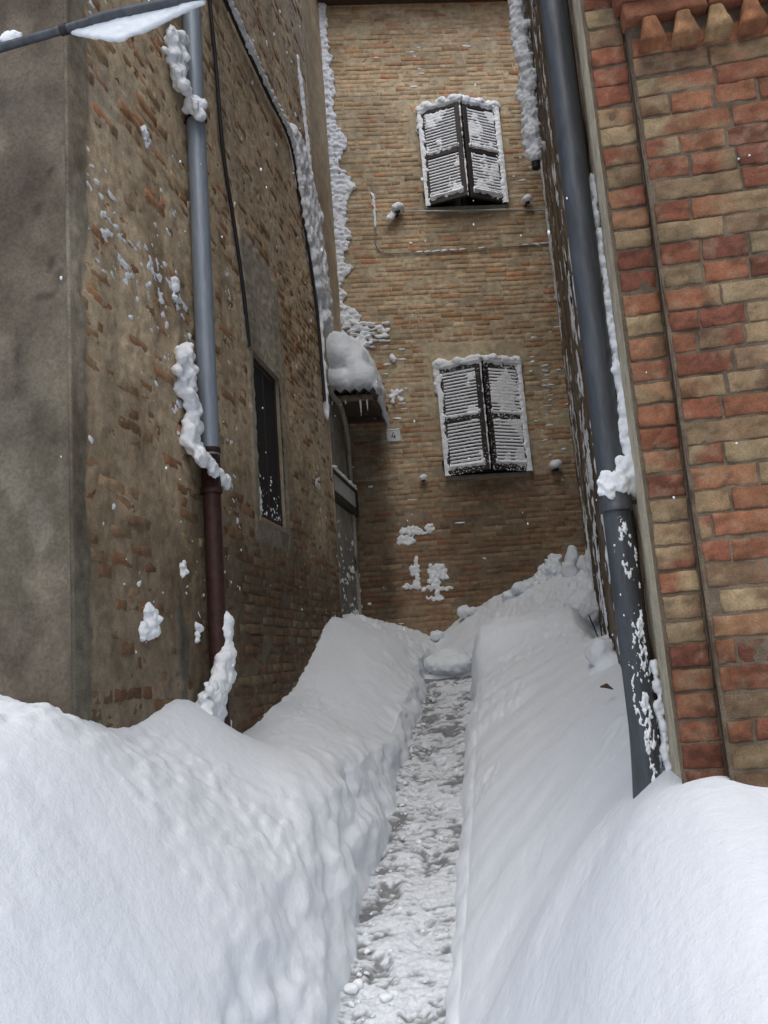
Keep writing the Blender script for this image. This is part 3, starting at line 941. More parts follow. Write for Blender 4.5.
# ------------------------------------------------------------------ recess
mb = sheet(S1 - .02, 9.75, -1.2, BT, .02, .02, RC, lambda U, Z: .003 * fbm(U * 5, Z * 5, o=3, seed=101),
           lambda U, Z: lerp(np.array([.30, .285, .255]), np.array([.44, .36, .25]), sst(2.6, 3.0, Z)) * (1 + .2 * fbm(U * 2, Z * 2, o=4, seed=102))[..., None] * (1 - .45 * sst(1.6, .9, Z + .3 * fbm(U * 2, Z * 2, seed=103)))[..., None])
mk('recess_wall', mb[0], mb[1], M_PLASTER, lh, True, col=mb[2])
frost('snow_flecks', lh, RC, 7.9, 9.5, .25, 1.55, .008,
      lambda U, Z: .022 * (.7 * fbm(U * 9, Z * 22, o=3, seed=190) + .4 * fbm(U * 2, Z * 2, o=2, seed=191) - .60 - .3 * sst(.9, 1.5, Z)), .003)

# ================================================================== RIGHT HOUSE
rh = empty('brick_house', W(3.5, 2.2, -2.2), 'house with close red and buff brick pillar and dentil cornice, right of the alley', 'house')
RED = [(.25, .092, .054), (.28, .118, .065), (.20, .075, .048), (.335, .25, .145), (.29, .205, .118), (.225, .145, .088), (.30, .165, .09)]
CZ = 1.70                                  # springing of the cornice


def near_bricks(u0, u1, z0, z1, seed, wts, lens, probs, front, m=RF):
    b = lay(u0, u1, z0, z1, .0655, lens, probs, .0085, seed=seed, single=len(lens) == 1)
    N = len(b); a = pick(RED, wts, N, seed + 1); c2 = pick(RED, wts, N, seed + 2)
    br = np.random.default_rng(seed).random(N) < .45
    def cf(i, pu, pz, U, Z):
        t = np.clip((pu - .5) * 1.2 + .5 + .8 * fbm(U * 16, Z * 26, o=3, seed=110), 0, 1) * np.where(br[i], .95, .15)
        c = lerp(a[i], c2[i], t)
        bl = sst(.18, .55, fbm(U * 21, Z * 32, o=3, seed=111))     # burnt blotches
        c = lerp(c, c * .42, bl * .6)
        pale = sst(.3, .7, fbm(U * 30, Z * 34, o=3, seed=112))
        c = lerp(c, np.array([.40, .33, .22]), pale * .25)
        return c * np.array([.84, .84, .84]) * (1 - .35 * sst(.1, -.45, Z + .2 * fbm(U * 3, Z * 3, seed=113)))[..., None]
    return brick_mesh(b, m, cf, front, .0014, .0022, .03, 14, 7, .0011, .0022, seed)


def mortar_near(u0, u1, z0, z1, front, seed):
    return sheet(u0, u1, z0, z1, .008, .008, RF, lambda U, Z: front - .0042 + .0026 * fbm(U * 26, Z * 26, o=3, seed=seed),
                 lambda U, Z: np.array([.135, .105, .075]) * (1 + .3 * fbm(U * 12, Z * 12, o=4, seed=seed + 1))[..., None])


p1 = near_bricks(.491, 2.2, -1.0, CZ, 201, [3, 3, 2, 3, 2.2, 1.5, 1.5], [.25, .125], [.55, .45], .042)
p2 = mortar_near(.484, 2.2, -1.1, CZ + .4, .042, 210)
# return of the main face (its left arris), its shade painted into the colour 
us = np.linspace(-.01, .040, 6); zs = np.arange(-1.1, CZ + .42, .012)
ZZ, DD = np.meshgrid(zs, us, indexing='ij')
p3 = (RF(.487 + .0025 * fbm(ZZ * 30, DD * 60, seed=9), ZZ, DD).reshape(-1, 3), gridf(len(zs), 6), np.tile(np.array([.085, .06, .042]), (ZZ.size, 1)))
p4 = near_bricks(.378, .487, -1.0, 2.6, 221, [3, 2.5, 3, 2, 2, 2.5, 1.5], [.13], [1.0], .0)
p5 = mortar_near(.372, .495, -1.1, 2.6, .0, 230)
nw_ = join(p1, p2, p3, p4, p5)
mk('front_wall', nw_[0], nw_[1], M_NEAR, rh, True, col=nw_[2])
# cornice: dentils under two projecting brick courses
cp = []


def wedge(u, z, w0, w1, h, d, c, tilt):
    """dentil: narrow at the head, wide at its blunt foot"""
    nu, nz2 = 7, 8
    t, k = np.meshgrid(np.linspace(0, 1, nz2), np.linspace(-.5, .5, nu), indexing='ij')
    ww = w0 + (w1 - w0) * (1 - t)
    U = u + k * ww + .002 * fbm(t * 5 + u * 40, k * 5, o=2, seed=5); Z = z + t * h
    out = d * (1 - .25 * t) - .006 * (2 * np.abs(k)) ** 8 - .006 * np.exp(-t / .03)
    V = RF(U, Z, .042 + out + .002 * fbm(U * 60, Z * 60, o=2, seed=6))
    ring = np.concatenate([np.arange(nu), np.arange(1, nz2) * nu + nu - 1, (nz2 - 1) * nu + np.arange(nu - 2, -1, -1), np.arange(nz2 - 2, 0, -1) * nu])
    Vr = RF(U.ravel()[ring], Z.ravel()[ring], np.full(len(ring), .02)); R = len(ring); npv = nu * nz2
    sk = np.stack([ring, np.arange(R) + npv, (np.arange(R) + 1) % R + npv, ring[(np.arange(R) + 1) % R]], -1)
    V = np.vstack([V.reshape(-1, 3), Vr])
    v = .8 + .5 * fbm(V[:, 0] * 30, V[:, 2] * 30, o=3, seed=7)
    cp.append((V, np.vstack([gridf(nz2, nu), sk]), np.array(c) * np.clip(v, .6, 1.3)[:, None]))


for k in range(15):
    u = .548 + k * .093
    wedge(u, CZ + .002, .036, .074, .082, .062, [(.31, .135, .065), (.33, .175, .09), (.35, .23, .12)][k % 3], 0)
for row, (z0, fr_, c0) in enumerate(((CZ + .088, .085, .475), (CZ + .145, .108, .455), (CZ + .205, .13, .43))):
    b = lay(c0, 2.2, z0, z0 + .05, .062, [.25], [1.0], .009, seed=240 + row)
    a = pick([(.24, .10, .055), (.21, .085, .05), (.26, .14, .075)], [1, 1, 1], len(b), 250 + row)
    cp.append(brick_mesh(b, RF, lambda i, pu, pz, U, Z: a[i] * (1 + .3 * fbm(U * 20, Z * 20, o=3, seed=8))[..., None], fr_, .002, .005, fr_ - .02, 12, 5, .0015, .003, 260 + row))
    us = np.linspace(c0, 2.2, 60); ds = np.linspace(.02, fr_ - .012, 6)
cj = join(*cp)
mk('cornice', cj[0], cj[1], M_NEAR, rh, True, col=cj[2])
up = join(near_bricks(.405, 2.2, CZ + .28, 3.4, 270, [3, 3, 2, 2, 2, 1, 1], [.25, .125], [.6, .4], .042),
          sheet(.40, 2.2, CZ + .27, 3.4, .03, .03, RF, lambda U, Z: .035 + 0 * U, lambda U, Z: np.array([.17, .13, .09]) + 0 * U[..., None]))
mk('upper_wall', up[0], up[1], M_NEAR, rh, True, col=up[2])
# side wall towards the alley
SL = 7.7


def cS(U, Z):
    v = fbm(U * 3, Z * 2, o=4, seed=120)[..., None]
    c = np.array([.20, .155, .10]) * (1 + .3 * v)
    fl = sst(.05, .45, fbm(U * 5, Z * .55, o=4, seed=121))
    c = lerp(c, np.array([.135, .095, .06]), fl)
    c = lerp(c, np.array([.50, .445, .335]) * (1 + .1 * v), sst(.44, .38, U + .02 * fbm(Z * 3, U, seed=122)))
    c = lerp(c, np.array([.31, .30, .27]), sst(.3, .6, fbm(U * 7, Z * 1.0, o=4, seed=123)) * .5 * sst(.4, 1, U))
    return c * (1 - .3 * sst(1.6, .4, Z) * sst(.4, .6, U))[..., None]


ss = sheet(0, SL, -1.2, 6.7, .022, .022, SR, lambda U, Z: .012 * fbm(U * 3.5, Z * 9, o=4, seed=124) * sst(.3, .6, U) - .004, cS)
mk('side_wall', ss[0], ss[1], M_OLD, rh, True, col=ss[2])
mb = MB(); mb.tube([SR(.43, -1.0, .008), SR(.43, 1.0, .010), SR(.43, 3.0, .008)], .006, 6); mb.out('edge_strip', M_TIMBER, rh)
roof(rh, SR, -.2, SL, 6.7, -4.0, .12)
mb = sheet(.4, 2.2, 3.4, 6.7, .05, .05, RF, lambda U, Z: .03 + 0 * U, lambda U, Z: np.array([.3, .2, .12]) + 0 * U[..., None])
mk('gable_wall', mb[0], mb[1], M_NEAR, rh, True, col=mb[2])
frost('snow_flecks', rh, SR, .45, SL - .2, -.3, 6.3, .012,
      lambda U, Z: .022 * (.6 * fbm(U * 11, Z * 9, o=3, seed=180) + .55 * fbm(U * 2.6, Z * .8, o=3, seed=181) - .50), .006)
r = np.random.default_rng(77)
pts = [(RF(.508, z, .03), nL, -dL, .006, .007, .006) for z in (.98, 1.01, 1.04, .955, 1.25, .3)]
pts += [(RF(u, z, .044), nL, -dL, .003, .003, .003) for u, z in ((.74, 1.32), (.77, 1.325), (.70, .24), (.62, .5), (.83, -.1), (.44, .37))]
flecks('snow_flecks', rh, pts, seed=9)
pts = []
pts = []
for k in range(40):
    u, z = r.uniform(5, 7.8), r.uniform(3, 8)
    pts.append((LW(u, z, .004), dL, nL, r.uniform(.006, .02), r.uniform(.01, .03), .01))
frost('snow_flecks', lh, LW, 6.3, 7.8, .2, 1.7, .008,
      lambda U, Z: .022 * (.7 * fbm(U * 8, Z * 20, o=3, seed=192) + .4 * fbm(U * 2, Z * 2, o=2, seed=193) - .62), .004)
frost('snow_flecks', lh, LW, 3.06, 5.0, -.2, 4.3, .006,
      lambda U, Z: .022 * (.62 * fbm(U * 15 + Z * 6, Z * 24 - U * 4, o=3, seed=170) + .5 * fbm(U * 2.2, Z * 1.7, o=3, seed=171) - .66 - .10 * sst(2.2, 3, Z) + .10 * sst(1.3, .5, Z)), .004)
flecks('snow_flecks', lh, pts, seed=10)

# ================================================================== DOWN PIPES
# left: zinc above, rusty cast iron below
PU, PD = 4.31, .075
dp = empty('downpipe', LW(PU, -.4, PD), 'grey zinc downpipe with a rust-brown iron foot, on the left house wall', 'downpipe', 'downpipes on the alley walls')
mb = MB(); mb.tube([LW(PU, z, PD) for z in np.linspace(1.16, 8.3, 12)], .054, 18); mb.out('upper_pipe', M_ZINC, dp, True)
mb = MB(); mb.tube([LW(PU, z, PD) for z in np.linspace(-.75, .98, 8)], .048, 18); mb.out('iron_pipe', M_RUST, dp, True)
mb = MB(); mb.tube([LW(PU, z, PD) for z in (.95, .98, .981, 1.17, 1.171, 1.20)], [.060, .060, .053, .053, .058, .058], 18); mb.out('collar', M_RUST, dp, True)
for z in (3.18, 6.2):
    mb = MB()
    th = np.linspace(0, 2 * pi, 20)
    ring = [LW(PU + .058 * cos(a), z, PD + .058 * sin(a)) for a in th]
    mb.tube(ring, .008, 6, False); mb.tube([LW(PU, z, -.02), LW(PU, z, PD - .05)], .010, 6)
    mb.out('bracket', M_RUST, dp)
def scatter(fn, n, env, r0, r1, seed):
    """many small crumbs of snow packed round a line fn(t) inside an envelope env(t) = (rx, ry, rz) on the wall axes"""
    r = np.random.default_rng(seed); out = []
    for k in range(n):
        tt = (k + r.random()) / n; e = env(tt); g = r.normal(0, .5, 3)
        p = fn(tt) + dL * g[0] * e[0] + nL * g[1] * e[1] + ZU * g[2] * e[2]
        out.append((p, r.uniform(r0, r1)))
    return out


wob = lambda tt, a, f, s_: a * float(vn(np.array([tt * f]), np.array([s_]))[0])
it = scatter(lambda tt: LW(PU - .20 + .16 * sst(.35, 0, tt) + wob(tt, .07, 7, 2), 1.02 + .68 * tt, .05 + .08 * sst(.3, 0, tt)), 230,
             lambda tt: ((.07 + .12 * sst(.28, .0, tt) - .035 * math.exp(-((tt - .48) / .06) ** 2)) * sst(1.05, .82, tt), .026, .03), .020, .034, 71)
blob('snow_crust', it, M_CRUST, dp, .008, .007, 14, 12, .0035, 95)
it = scatter(lambda tt: LW(PU - .06 - .14 * sst(0, .3, tt) + wob(tt, .05, 6, 4), 3.14 + .46 * tt, .06 + .06 * sst(.4, 0, tt)), 150,
             lambda tt: ((.06 + .03 * math.sin(tt * 3)) * sst(1.05, .8, tt), .024, .03), .020, .034, 72)
blob('snow_crust', it, M_CRUST, dp, .008, .007, 14, 12, .0035, 95)
it = scatter(lambda tt: LW(PU + .03 - .42 * max(0, .85 - tt), -.62 + .9 * tt, .05 + .06 * sst(.3, .8, tt)), 800,
             lambda tt: (.015 + .40 * max(0, .85 - tt), .016 + .06 * max(0, .8 - tt), .02), .018, .036, 73)
blob('snow_crust', it, M_CRUST, dp, .008, .007, 14, 12, .0035, 95)

# right: dull grey pipe close to the camera
def RP(z, off=0.0):
    return W(2.75, .333 + off, z)


dq = empty('downpipe', RP(-.6), 'dark grey downpipe with a snow-capped collar, close beside the right brick pillar', 'downpipe', 'downpipes on the alley walls')
mb = MB(); mb.tube([RP(z) for z in np.linspace(.44, 5.6, 10)], .0455, 24); mb.out('upper_pipe', M_STEEL, dq, True)
zz_ = np.concatenate([np.linspace(.44, -.22, 6), np.linspace(-.26, -.62, 8)])
mb = MB(); mb.tube([RP(z, -.0) + nL * (-.02 * max(0, (-.25 - z) / .3) ** 1.5) for z in zz_], .0425, 24); mb.out('lower_pipe', M_STEEL, dq, True)
mb = MB(); mb.tube([RP(z) for z in (.405, .43, .431, .46)], [.052, .052, .0495, .0495], 24); mb.out('collar', M_STEEL, dq, True)
for z in (.43, 3.2):
    mb = MB(); mb.tube([RP(z), RP(z) + nL * .09], .008, 6); mb.out('bracket', M_RUST, dq)
it = []
for k in range(44):                        # snow wedged between the pipe and the pillar's edge
    z = .52 + 1.05 * k / 43
    a = .012 + .012 * (1 - k / 43) + .004 * sin(k * 1.9)
    it.append((RP(z) + nL * (.058 + .004 * sin(k * .8)) - dL * .02 + dL * .05 * (k / 43), (a, a, .026)))
for k in range(14):
    it.append((RP(.475 + .02 * (k % 3)) + nL * (-.035 + .008 * k) - dL * .038 * cos((k - 5) * .2), (.020, .020, .022 + .010 * (k / 13))))
for k in range(6):
    it.append((RP(.55) + nL * (.02 + .008 * k) - dL * .035, (.02, .018, .03)))
blob('snow_crust', it, M_CRUST, dq, .006, .008, 48, 1, .003, 130)


def pipe_map(u, z, d):                     # u = angle round the lower pipe, measured from the viewer's side
    u = np.asarray(u, float); z = np.asarray(z, float)
    off = -.02 * np.maximum(0, (-.25 - z) / .3) ** 1.5
    dr = np.sin(u)[..., None] * nL - np.cos(u)[..., None] * dL
    return W(2.75, .333, 0) + off[..., None] * nL + z[..., None] * ZU + dr * (.0425 + d)[..., None]


frost('snow_flecks', dq, pipe_map, -.6, 1.3, -.46, .385, .0028,
      lambda U, Z: .010 * (fbm(U * 6, Z * 75, o=3, seed=160) * .75 + .55 * fbm(U * 2.5, Z * 16, o=2, seed=161) - .53
                           + .42 * np.exp(-((U - .35) / .33) ** 2) * (sst(.08, -.02, Z) + .25)), .0, None, 13)
it = []
for k in range(20):
    z = -.42 + .34 * k / 19
    it.append((RP(z) + nL * (.055 + .004 * sin(k)) - dL * .015, (.013 + .004 * sin(k * 1.7), .014, .02)))
blob('snow_crust', it, M_CRUST, dq, .006, .006, 48, 1, .002, 130)

# snow-caked short pipe high on the right side wall
hp = empty('drain_pipe', SR(4.95, 4.35, .1), 'short black drain pipe thickly caked in rough snow, high beside the upper shutters', 'drain pipe')
mb = MB(); mb.tube([SR(4.95, z, .10) for z in np.linspace(4.33, 6.6, 6)], .04, 12); mb.out('pipe', M_BLACK, hp, True)
it = scatter(lambda tt: SR(4.95 + wob(tt, .015, 5, 3), 4.43 + 2.2 * tt, .10), 420,
             lambda tt: (.05 + wob(tt, .014, 9, 6), .05 + wob(tt, .014, 9, 8), .03), .035, .06, 75)
blob('snow_crust', it, M_CRUST, hp, .012, .010, 26, 2, .008, 60)

# ================================================================== CABLES
def cable(name, pts, r_, mat, label, group=None, n=40):
    P = np.array(pts, float); t = np.linspace(0, 1, len(P)); q = np.linspace(0, 1, n)
    # Catmull-Rom through the points
    from bisect import bisect
    out = []
    for x in q:
        i = min(max(bisect(list(t), x) - 1, 0), len(P) - 2); f = (x - t[i]) / (t[i + 1] - t[i])
        p0, p1, p2, p3 = P[max(i - 1, 0)], P[i], P[i + 1], P[min(i + 2, len(P) - 1)]
        out.append(.5 * (2 * p1 + (p2 - p0) * f + (2 * p0 - 5 * p1 + 4 * p2 - p3) * f * f + (3 * p1 - p0 - 3 * p2 + p3) * f ** 3))
    out = np.array(out)
    mb = MB(); mb.tube(out, r_, 8)
    o = mb.out(name, mat, None, True)
    if label: tag(o, label, 'cable', group)
    return o, out


cable('cable', [LW(4.66, 5.4, .03), LW(4.79, 4.38, .03), LW(4.85, 3.99, .03), LW(4.92, 3.37, .03), LW(5.07, 2.95, .03), LW(5.21, 2.52, .03), LW(5.31, 2.16, .02)], .013, M_BLACK, 'bare black cable hanging down the left house wall to its window', 'cables on the walls')
co, cpts = cable('cable', [LW(4.2, 4.72, .03), LW(5.12, 4.68, .03), LW(5.56, 4.66, .03), LW(6.16, 4.66, .03), LW(6.85, 4.67, .03), LW(7.12, 4.24, .03), LW(7.35, 3.77, .03), LW(7.52, 3.3, .03), LW(7.6, 2.45, .03)], .015, M_BLACK, None, None, 80)
co.name = 'cable'
cr = tag(co, 'thick black cable carrying a white snow ridge along the left house wall', 'cable', 'cables on the walls')
it = [(p + np.array([0, 0, .016]) + nL * .022, (.026, .028, .024 + .006 * sin(k))) for k, p in enumerate(cpts[:58])]
fine_i = []
for a, b in zip(it[:-1], it[1:]):
    for f in (0, .33, .66): fine_i.append((a[0] * (1 - f) + b[0] * f, a[1]))
blob('snow_ridge', fine_i, M_CRUST, co, .012, .010, 22, 1)
c2, wp_ = cable('cable', [BW(.83, 5.75, .015), BW(.83, 5.3, .015), BW(.84, 4.86, .015), BW(1.2, 4.80, .015), BW(2.0, 4.81, .015), BW(2.95, 4.84, .015)], .007, M_STONE, 'thin pale cable bent across the back wall below the upper shutters', 'cables on the walls')
pts = []
for p in list(wp_[::1]):
    if fbm(np.array([p[0] * 3]), np.array([p[2] * 3]), o=2, seed=150)[0] > -.12:
        vert = p[2] > 4.95 + H
        pts.append((p + ZU * .006 + nB * .006, dB, nB, .014 if vert else .045, .05 if vert else .010, .012))
tag(flecks('snow_flecks', c2, pts, seed=12), kind='stuff')
cable('clothesline', [BW(1.16, 5.315, .06), BW(1.9, 5.29, .07), BW(2.5, 5.285, .06), BW(2.99, 5.27, .03)], .011, M_BOX, 'snow-white clothesline strung under the upper shutters', None)
bpy.data.objects['clothesline']['category'] = 'clothesline'

# overhead grey pipe in front of the left house corner
op = empty('overhead_pipe', W(2.8, -1.4, 2.64), 'grey jointed pipe slanting overhead across the left house corner', 'pipe')
ax = [W(2.8, -3.1, 2.46), W(2.8, -1.83, 2.54), W(2.8, -1.535, 2.568), W(2.8, -1.352, 2.588), W(2.8, -1.0, 2.592), W(2.6, 1.2, 2.75)]
mb = MB(); mb.tube(ax, .018, 12); mb.out('pipe', M_STEEL, op, True)
def lr(a, b, f): return np.array(a) * (1 - f) + np.array(b) * f
mb = MB(); mb.tube([lr(ax[2], ax[3], .5), ax[3], lr(ax[3], ax[4], .8)], .022, 12); mb.out('sleeve', M_STEEL, op, True)
mb = MB(); mb.tube([lr(ax[1], ax[2], .88), lr(ax[1], ax[2], .97)], .0225, 12); mb.out('joint_ring', M_BLACK, op, True)
th = np.linspace(-.4, pi + .4, 14)
mb = MB(); mb.tube([lr(ax[1], ax[2], .16) + np.array([0, 0, .012]) + nL * .022 * cos(a) + ZU * .034 * sin(a) - dL * .01 for a in th], .004, 6); mb.out('clip', M_BLACK, op, True)
it = [(lr(ax[1], ax[2], .06 + .035 * k) + ZU * .026, (.03, .024, .014 + .014 * sin(k * .6))) for k in range(6)]
blob('snow_cap', it, M_CRUST, op, .006, .006, 40, 3)
it = []
for k in range(26): it.append((lr(ax[2], ax[3], -.1 + .034 * k) + ZU * .013, (.016, .010, .007)))
for k in range(14): it.append((lr(ax[3], ax[4], .35 + .05 * k) + ZU * .014, (.018, .012, .010 + .004 * sin(k))))
blob('snow_ridge', it, M_CRUST, op, .006, .005, 50, 1)
# the slab of snow slung beneath it
tri = [lr(ax[2], ax[3], .22), ax[3], lr(ax[3], ax[4], 1.0), lr(ax[3], ax[4], .35) - ZU * .075, lr(ax[2], ax[3], .85) - ZU * .098]
it = []
A0, A1 = lr(ax[2], ax[3], .12), lr(ax[3], ax[4], 1.05)
for k in range(30):
    f = k / 29; p = lr(A0, A1, f); p[2] = np.interp(f, [0, .5, 1], [A0[2], ax[3][2], A1[2]]) - .014
    dep = np.interp(f, [0, .15, .36, .55, .8, 1], [.004, .045, .085, .07, .03, .004])
    for j in range(8):
        it.append((p - ZU * dep * j / 7 + dL * .01, (.018, .012, .012)))
sl_ = blob('snow_slab', it, M_SNOW, None, .006, .002, 10, 6)
tag(sl_, 'smooth white snow slab sagging beneath the grey overhead pipe', 'snow')

# ================================================================== CANOPY, PLATE, RECESS FITTINGS
cb0, cb1, cz0, cz1, cout = .12, .79, 2.74, 2.80, 1.0
CM = fr(nB * cB, dB, -dL)
cn = empty('canopy', BW(.48, 2.7, 0), 'small corrugated porch canopy on the back wall, hung with icicles', 'canopy')
us = np.linspace(cb0 - .02, cb1 + .02, 90); ds = np.linspace(.0, cout + .04, 8)
D, U = np.meshgrid(ds, us, indexing='ij')
Zc_ = cz1 - (cz1 - cz0) * D / cout + .05 + .022 * (2 * np.abs(((U - cb0) / .098) % 1 - .5) * 2 - 1)
V = CM(U, Zc_, D).reshape(-1, 3); V2 = CM(U, Zc_ - .006, D).reshape(-1, 3); k = len(V); F = gridf(8, 90)
e = np.array([[7 * 90 + c, 7 * 90 + c + 1, 7 * 90 + c + 1 + k, 7 * 90 + c + k] for c in range(89)])
mk('corrugated_sheet', np.vstack([V, V2]), np.vstack([F, F[:, ::-1] + k, e]), M_SHEET, cn, False)
mb = MB(); mb.bbox(CM, cb0, cb1, cz0 - .065, cz0 + .012, cout - .05, cout, .006); mb.out('front_beam', M_TIMBER, cn)
mb = MB(); mb.bbox(CM, cb0, cb1, cz1 - .09, cz1 - .01, 0.004, .05, .006); mb.out('wall_plate', M_TIMBER, cn)
for u in (cb0 + .01, cb1 - .05):
    mb = MB(); mm = fr(nB * cB, dB, nB)
    q = CM([u, u + .04, u + .04, u] * 2, [cz1 - .09, cz1 - .09, cz1 - .01, cz1 - .01, cz0 - .06, cz0 - .06, cz0 + .01, cz0 + .01], [.05] * 4 + [cout - .05] * 4)
    mb.add(q, [[0, 3, 2, 1], [4, 5, 6, 7], [0, 1, 5, 4], [1, 2, 6, 5], [2, 3, 7, 6], [3, 0, 4, 7]]); mb.out('rafter', M_TIMBER, cn)
mb = MB()
q = CM([cb0 + .03, cb1 - .03, cb1 - .03, cb0 + .03], [cz1 - .02, cz1 - .02, cz0 + .005, cz0 + .005], [.01, .01, cout - .03, cout - .03])
mb.add(np.vstack([q, q + ZU * .012]), [[0, 1, 2, 3], [7, 6, 5, 4], [0, 4, 5, 1], [1, 5, 6, 2], [2, 6, 7, 3], [3, 7, 4, 0]]); mb.out('boarding', M_TIMBER, cn)
for u, l in ((.655, .17), (.725, .12), (.36, .05), (.50, .04)):
    mb = MB(); mb.tube([CM(u, cz0 - .05 - l * t, cout - .01) for t in np.linspace(0, 1, 8)], [.013 * (1 - t) ** .8 + .001 + .002 * sin(t * 20) for t in np.linspace(0, 1, 8)], 8)
    mb.out('icicle', M_ICE, cn, True)
it = []
for k in range(170):
    fu = rng.uniform(0, 1); fd = rng.uniform(0, 1)
    top = .86 * math.sqrt(max(0, 1 - (max(0, fu - .2) / .86) ** 2)) * (1 - .55 * max(0, fd - .25) ** 1.6)
    rr = .145
    for zq in (.09, max(.09, top - rr)):
        it.append((CM(cb0 + .03 + fu * (cb1 - cb0 - .12), cz0 + .135 + zq * rng.uniform(.85, 1), .1 + fd * (cout - .22)), (rr * .8, rr * .9, rr)))
for k in range(24):                        # lobe sliding over the right-hand edge
    t = k / 23
    it.append((CM(cb1 + .015 + .02 * t, cz0 + .22 - .36 * t, .85 - .70 * t), (.05 - .02 * t, .05, .05)))
    it.append((CM(cb1 + .02, cz0 + .2 - .1 * t, .3 + .6 * t), (.045, .05, .06)))
for k in range(10):
    it.append((CM(cb0 + .0, cz0 + .1 - .035 * k, cout - .05), (.045 - .003 * k, .05, .05)))
hs = blob('snow_heap', it, M_SNOW, None, .018, .012, 5, 40, .004, 40)
tag(hs, 'big rounded heap of snow on the corrugated canopy', 'snow')
# house number
hn = empty('house_number_plate', BW(.845, 2.5, .0), 'small pale house number plate reading 4 beside the canopy', 'number plate')
mb = MB(); mb.bbox(BW, .765, .925, 2.47, 2.60, .006, .022, .003); mb.out('plate', M_PLATE, hn)
mb = MB()
def stroke(a, b, w):
    a = np.array(a); b = np.array(b); t = (b - a) / np.linalg.norm(b - a); p = np.array([-t[1], t[0]]) * w / 2
    c = [a - p, b - p, b + p, a + p]
    uu = [q_[0] for q_ in c]; vv = [q_[1] for q_ in c]
    mb.add(BW(uu * 2, vv * 2, [.0225] * 4 + [.0255] * 4), [[0, 3, 2, 1], [4, 5, 6, 7], [0, 1, 5, 4], [1, 2, 6, 5], [2, 3, 7, 6], [3, 0, 4, 7]])
stroke((.846, 2.575), (.822, 2.527), .010); stroke((.818, 2.524), (.868, 2.524), .010); stroke((.856, 2.548), (.856, 2.500), .010)
mb.out('numeral', M_INK, hn)
blob('snow_cap', [(BW(.80 + .012 * k, 2.606 + .004 * sin(k), .016), (.016, .014, .011)) for k in range(10)], M_CRUST, hn, .006, .004, 60, 1)
# bent conduit in the recess
cd, _ = cable('conduit', [LW(7.86, 2.70, .02), LW(8.0, 2.62, .03), LW(8.4, 2.60, .03), LW(8.9, 2.42, -.02), LW(9.1, 2.2, -.055), LW(9.15, 1.4, -.07), LW(9.15, .3, -.07)], .026, M_STONE, 'grey bent conduit curving under the canopy into the recess', None, 40)
cd['category'] = 'conduit'
mbx = empty('meter_box', RC(8.8, 1.55, 0), 'pale grey meter box with dark rim in the recess under the canopy', 'meter box')
mb = MB(); mb.bbox(RC, 8.05, 9.20, 1.68, 1.86, .003, .05, .006); mb.out('door', M_BOX, mbx)
mb = MB()
for a0, a1, b0, b1 in ((8.0, 9.3, 1.60, 1.68), (8.0, 9.3, 1.86, 1.90), (9.2, 9.3, 1.68, 1.86), (8.0, 8.05, 1.68, 1.86)):
    mb.bbox(RC, a0, a1, b0, b1, .003, .06, .006)
mb.out('rim', M_BLACK, mbx)
blob('snow_cap', [(RC(8.1 + .04 * k, 1.915 + .01 * sin(k), .035), (.04, .04, .02)) for k in range(30)], M_CRUST, mbx, .012, .006, 30, 1)

# ------------------------------------------------------------------ wall pegs
def peg_first():
    root = empty('wall_peg', BW(2.70, 5.36, 0), '', 'peg', 'snow-capped pegs on the back wall')
    mb = MB(); mb.tube([BW(2.70, 5.36, -.02), BW(2.70, 5.36, .09), BW(2.70, 5.35, .115)], [.016, .016, .02], 10); mb.out('stub', M_BLACK, root, True)
    mb = MB(); th = np.linspace(0, 2 * pi, 14); mb.tube([BW(2.70 + .022 * cos(a), 5.345 + .022 * sin(a), .11) for a in th], .008, 6, False); mb.out('eye', M_BLACK, root, True)
    it = [(BW(2.70 + .02 * cos(k * 1.9), 5.395 + .012 * sin(k * 2.3), .05 + .012 * k), (.05, .05, .042)) for k in range(6)]
    blob('snow_cap', it, M_CRUST, root, .008, .006, 30, 2)
    return root


peg = peg_first()
peg['label'] = 'snow-capped peg to the right of the upper shutters'
def dup(root, loc, label, sc=1.0):
    c = root.copy(); COL.objects.link(c); c.location = [float(q) for q in loc]; c['label'] = label; c.scale = (sc,) * 3
    LOC[c] = Vector(c.location)
    for ch in root.children:
        d = ch.copy(); COL.objects.link(d); d.parent = c
    return c


dup(peg, BW(1.10, 5.30, 0), 'snow-capped peg at the left end of the clothesline', 1.15)
dup(peg, BW(1.14, 1.985, 0), 'small snow-capped peg below left of the lower shutters', .72)
dup(peg, BW(2.68, 2.02, 0), 'snow-capped peg to the right of the lower shutters', 1.1)
it = [(BW(1.08 - .02 * k, 5.34 - .03 * k, .09), (.045, .04, .05)) for k in range(5)]
tag(blob('snow_clump', it, M_CRUST, None, .008, .008, 30, 1), 'long snow clump drooping from the peg at the left end of the clothesline', 'snow clump', 'snow clumps on the walls')

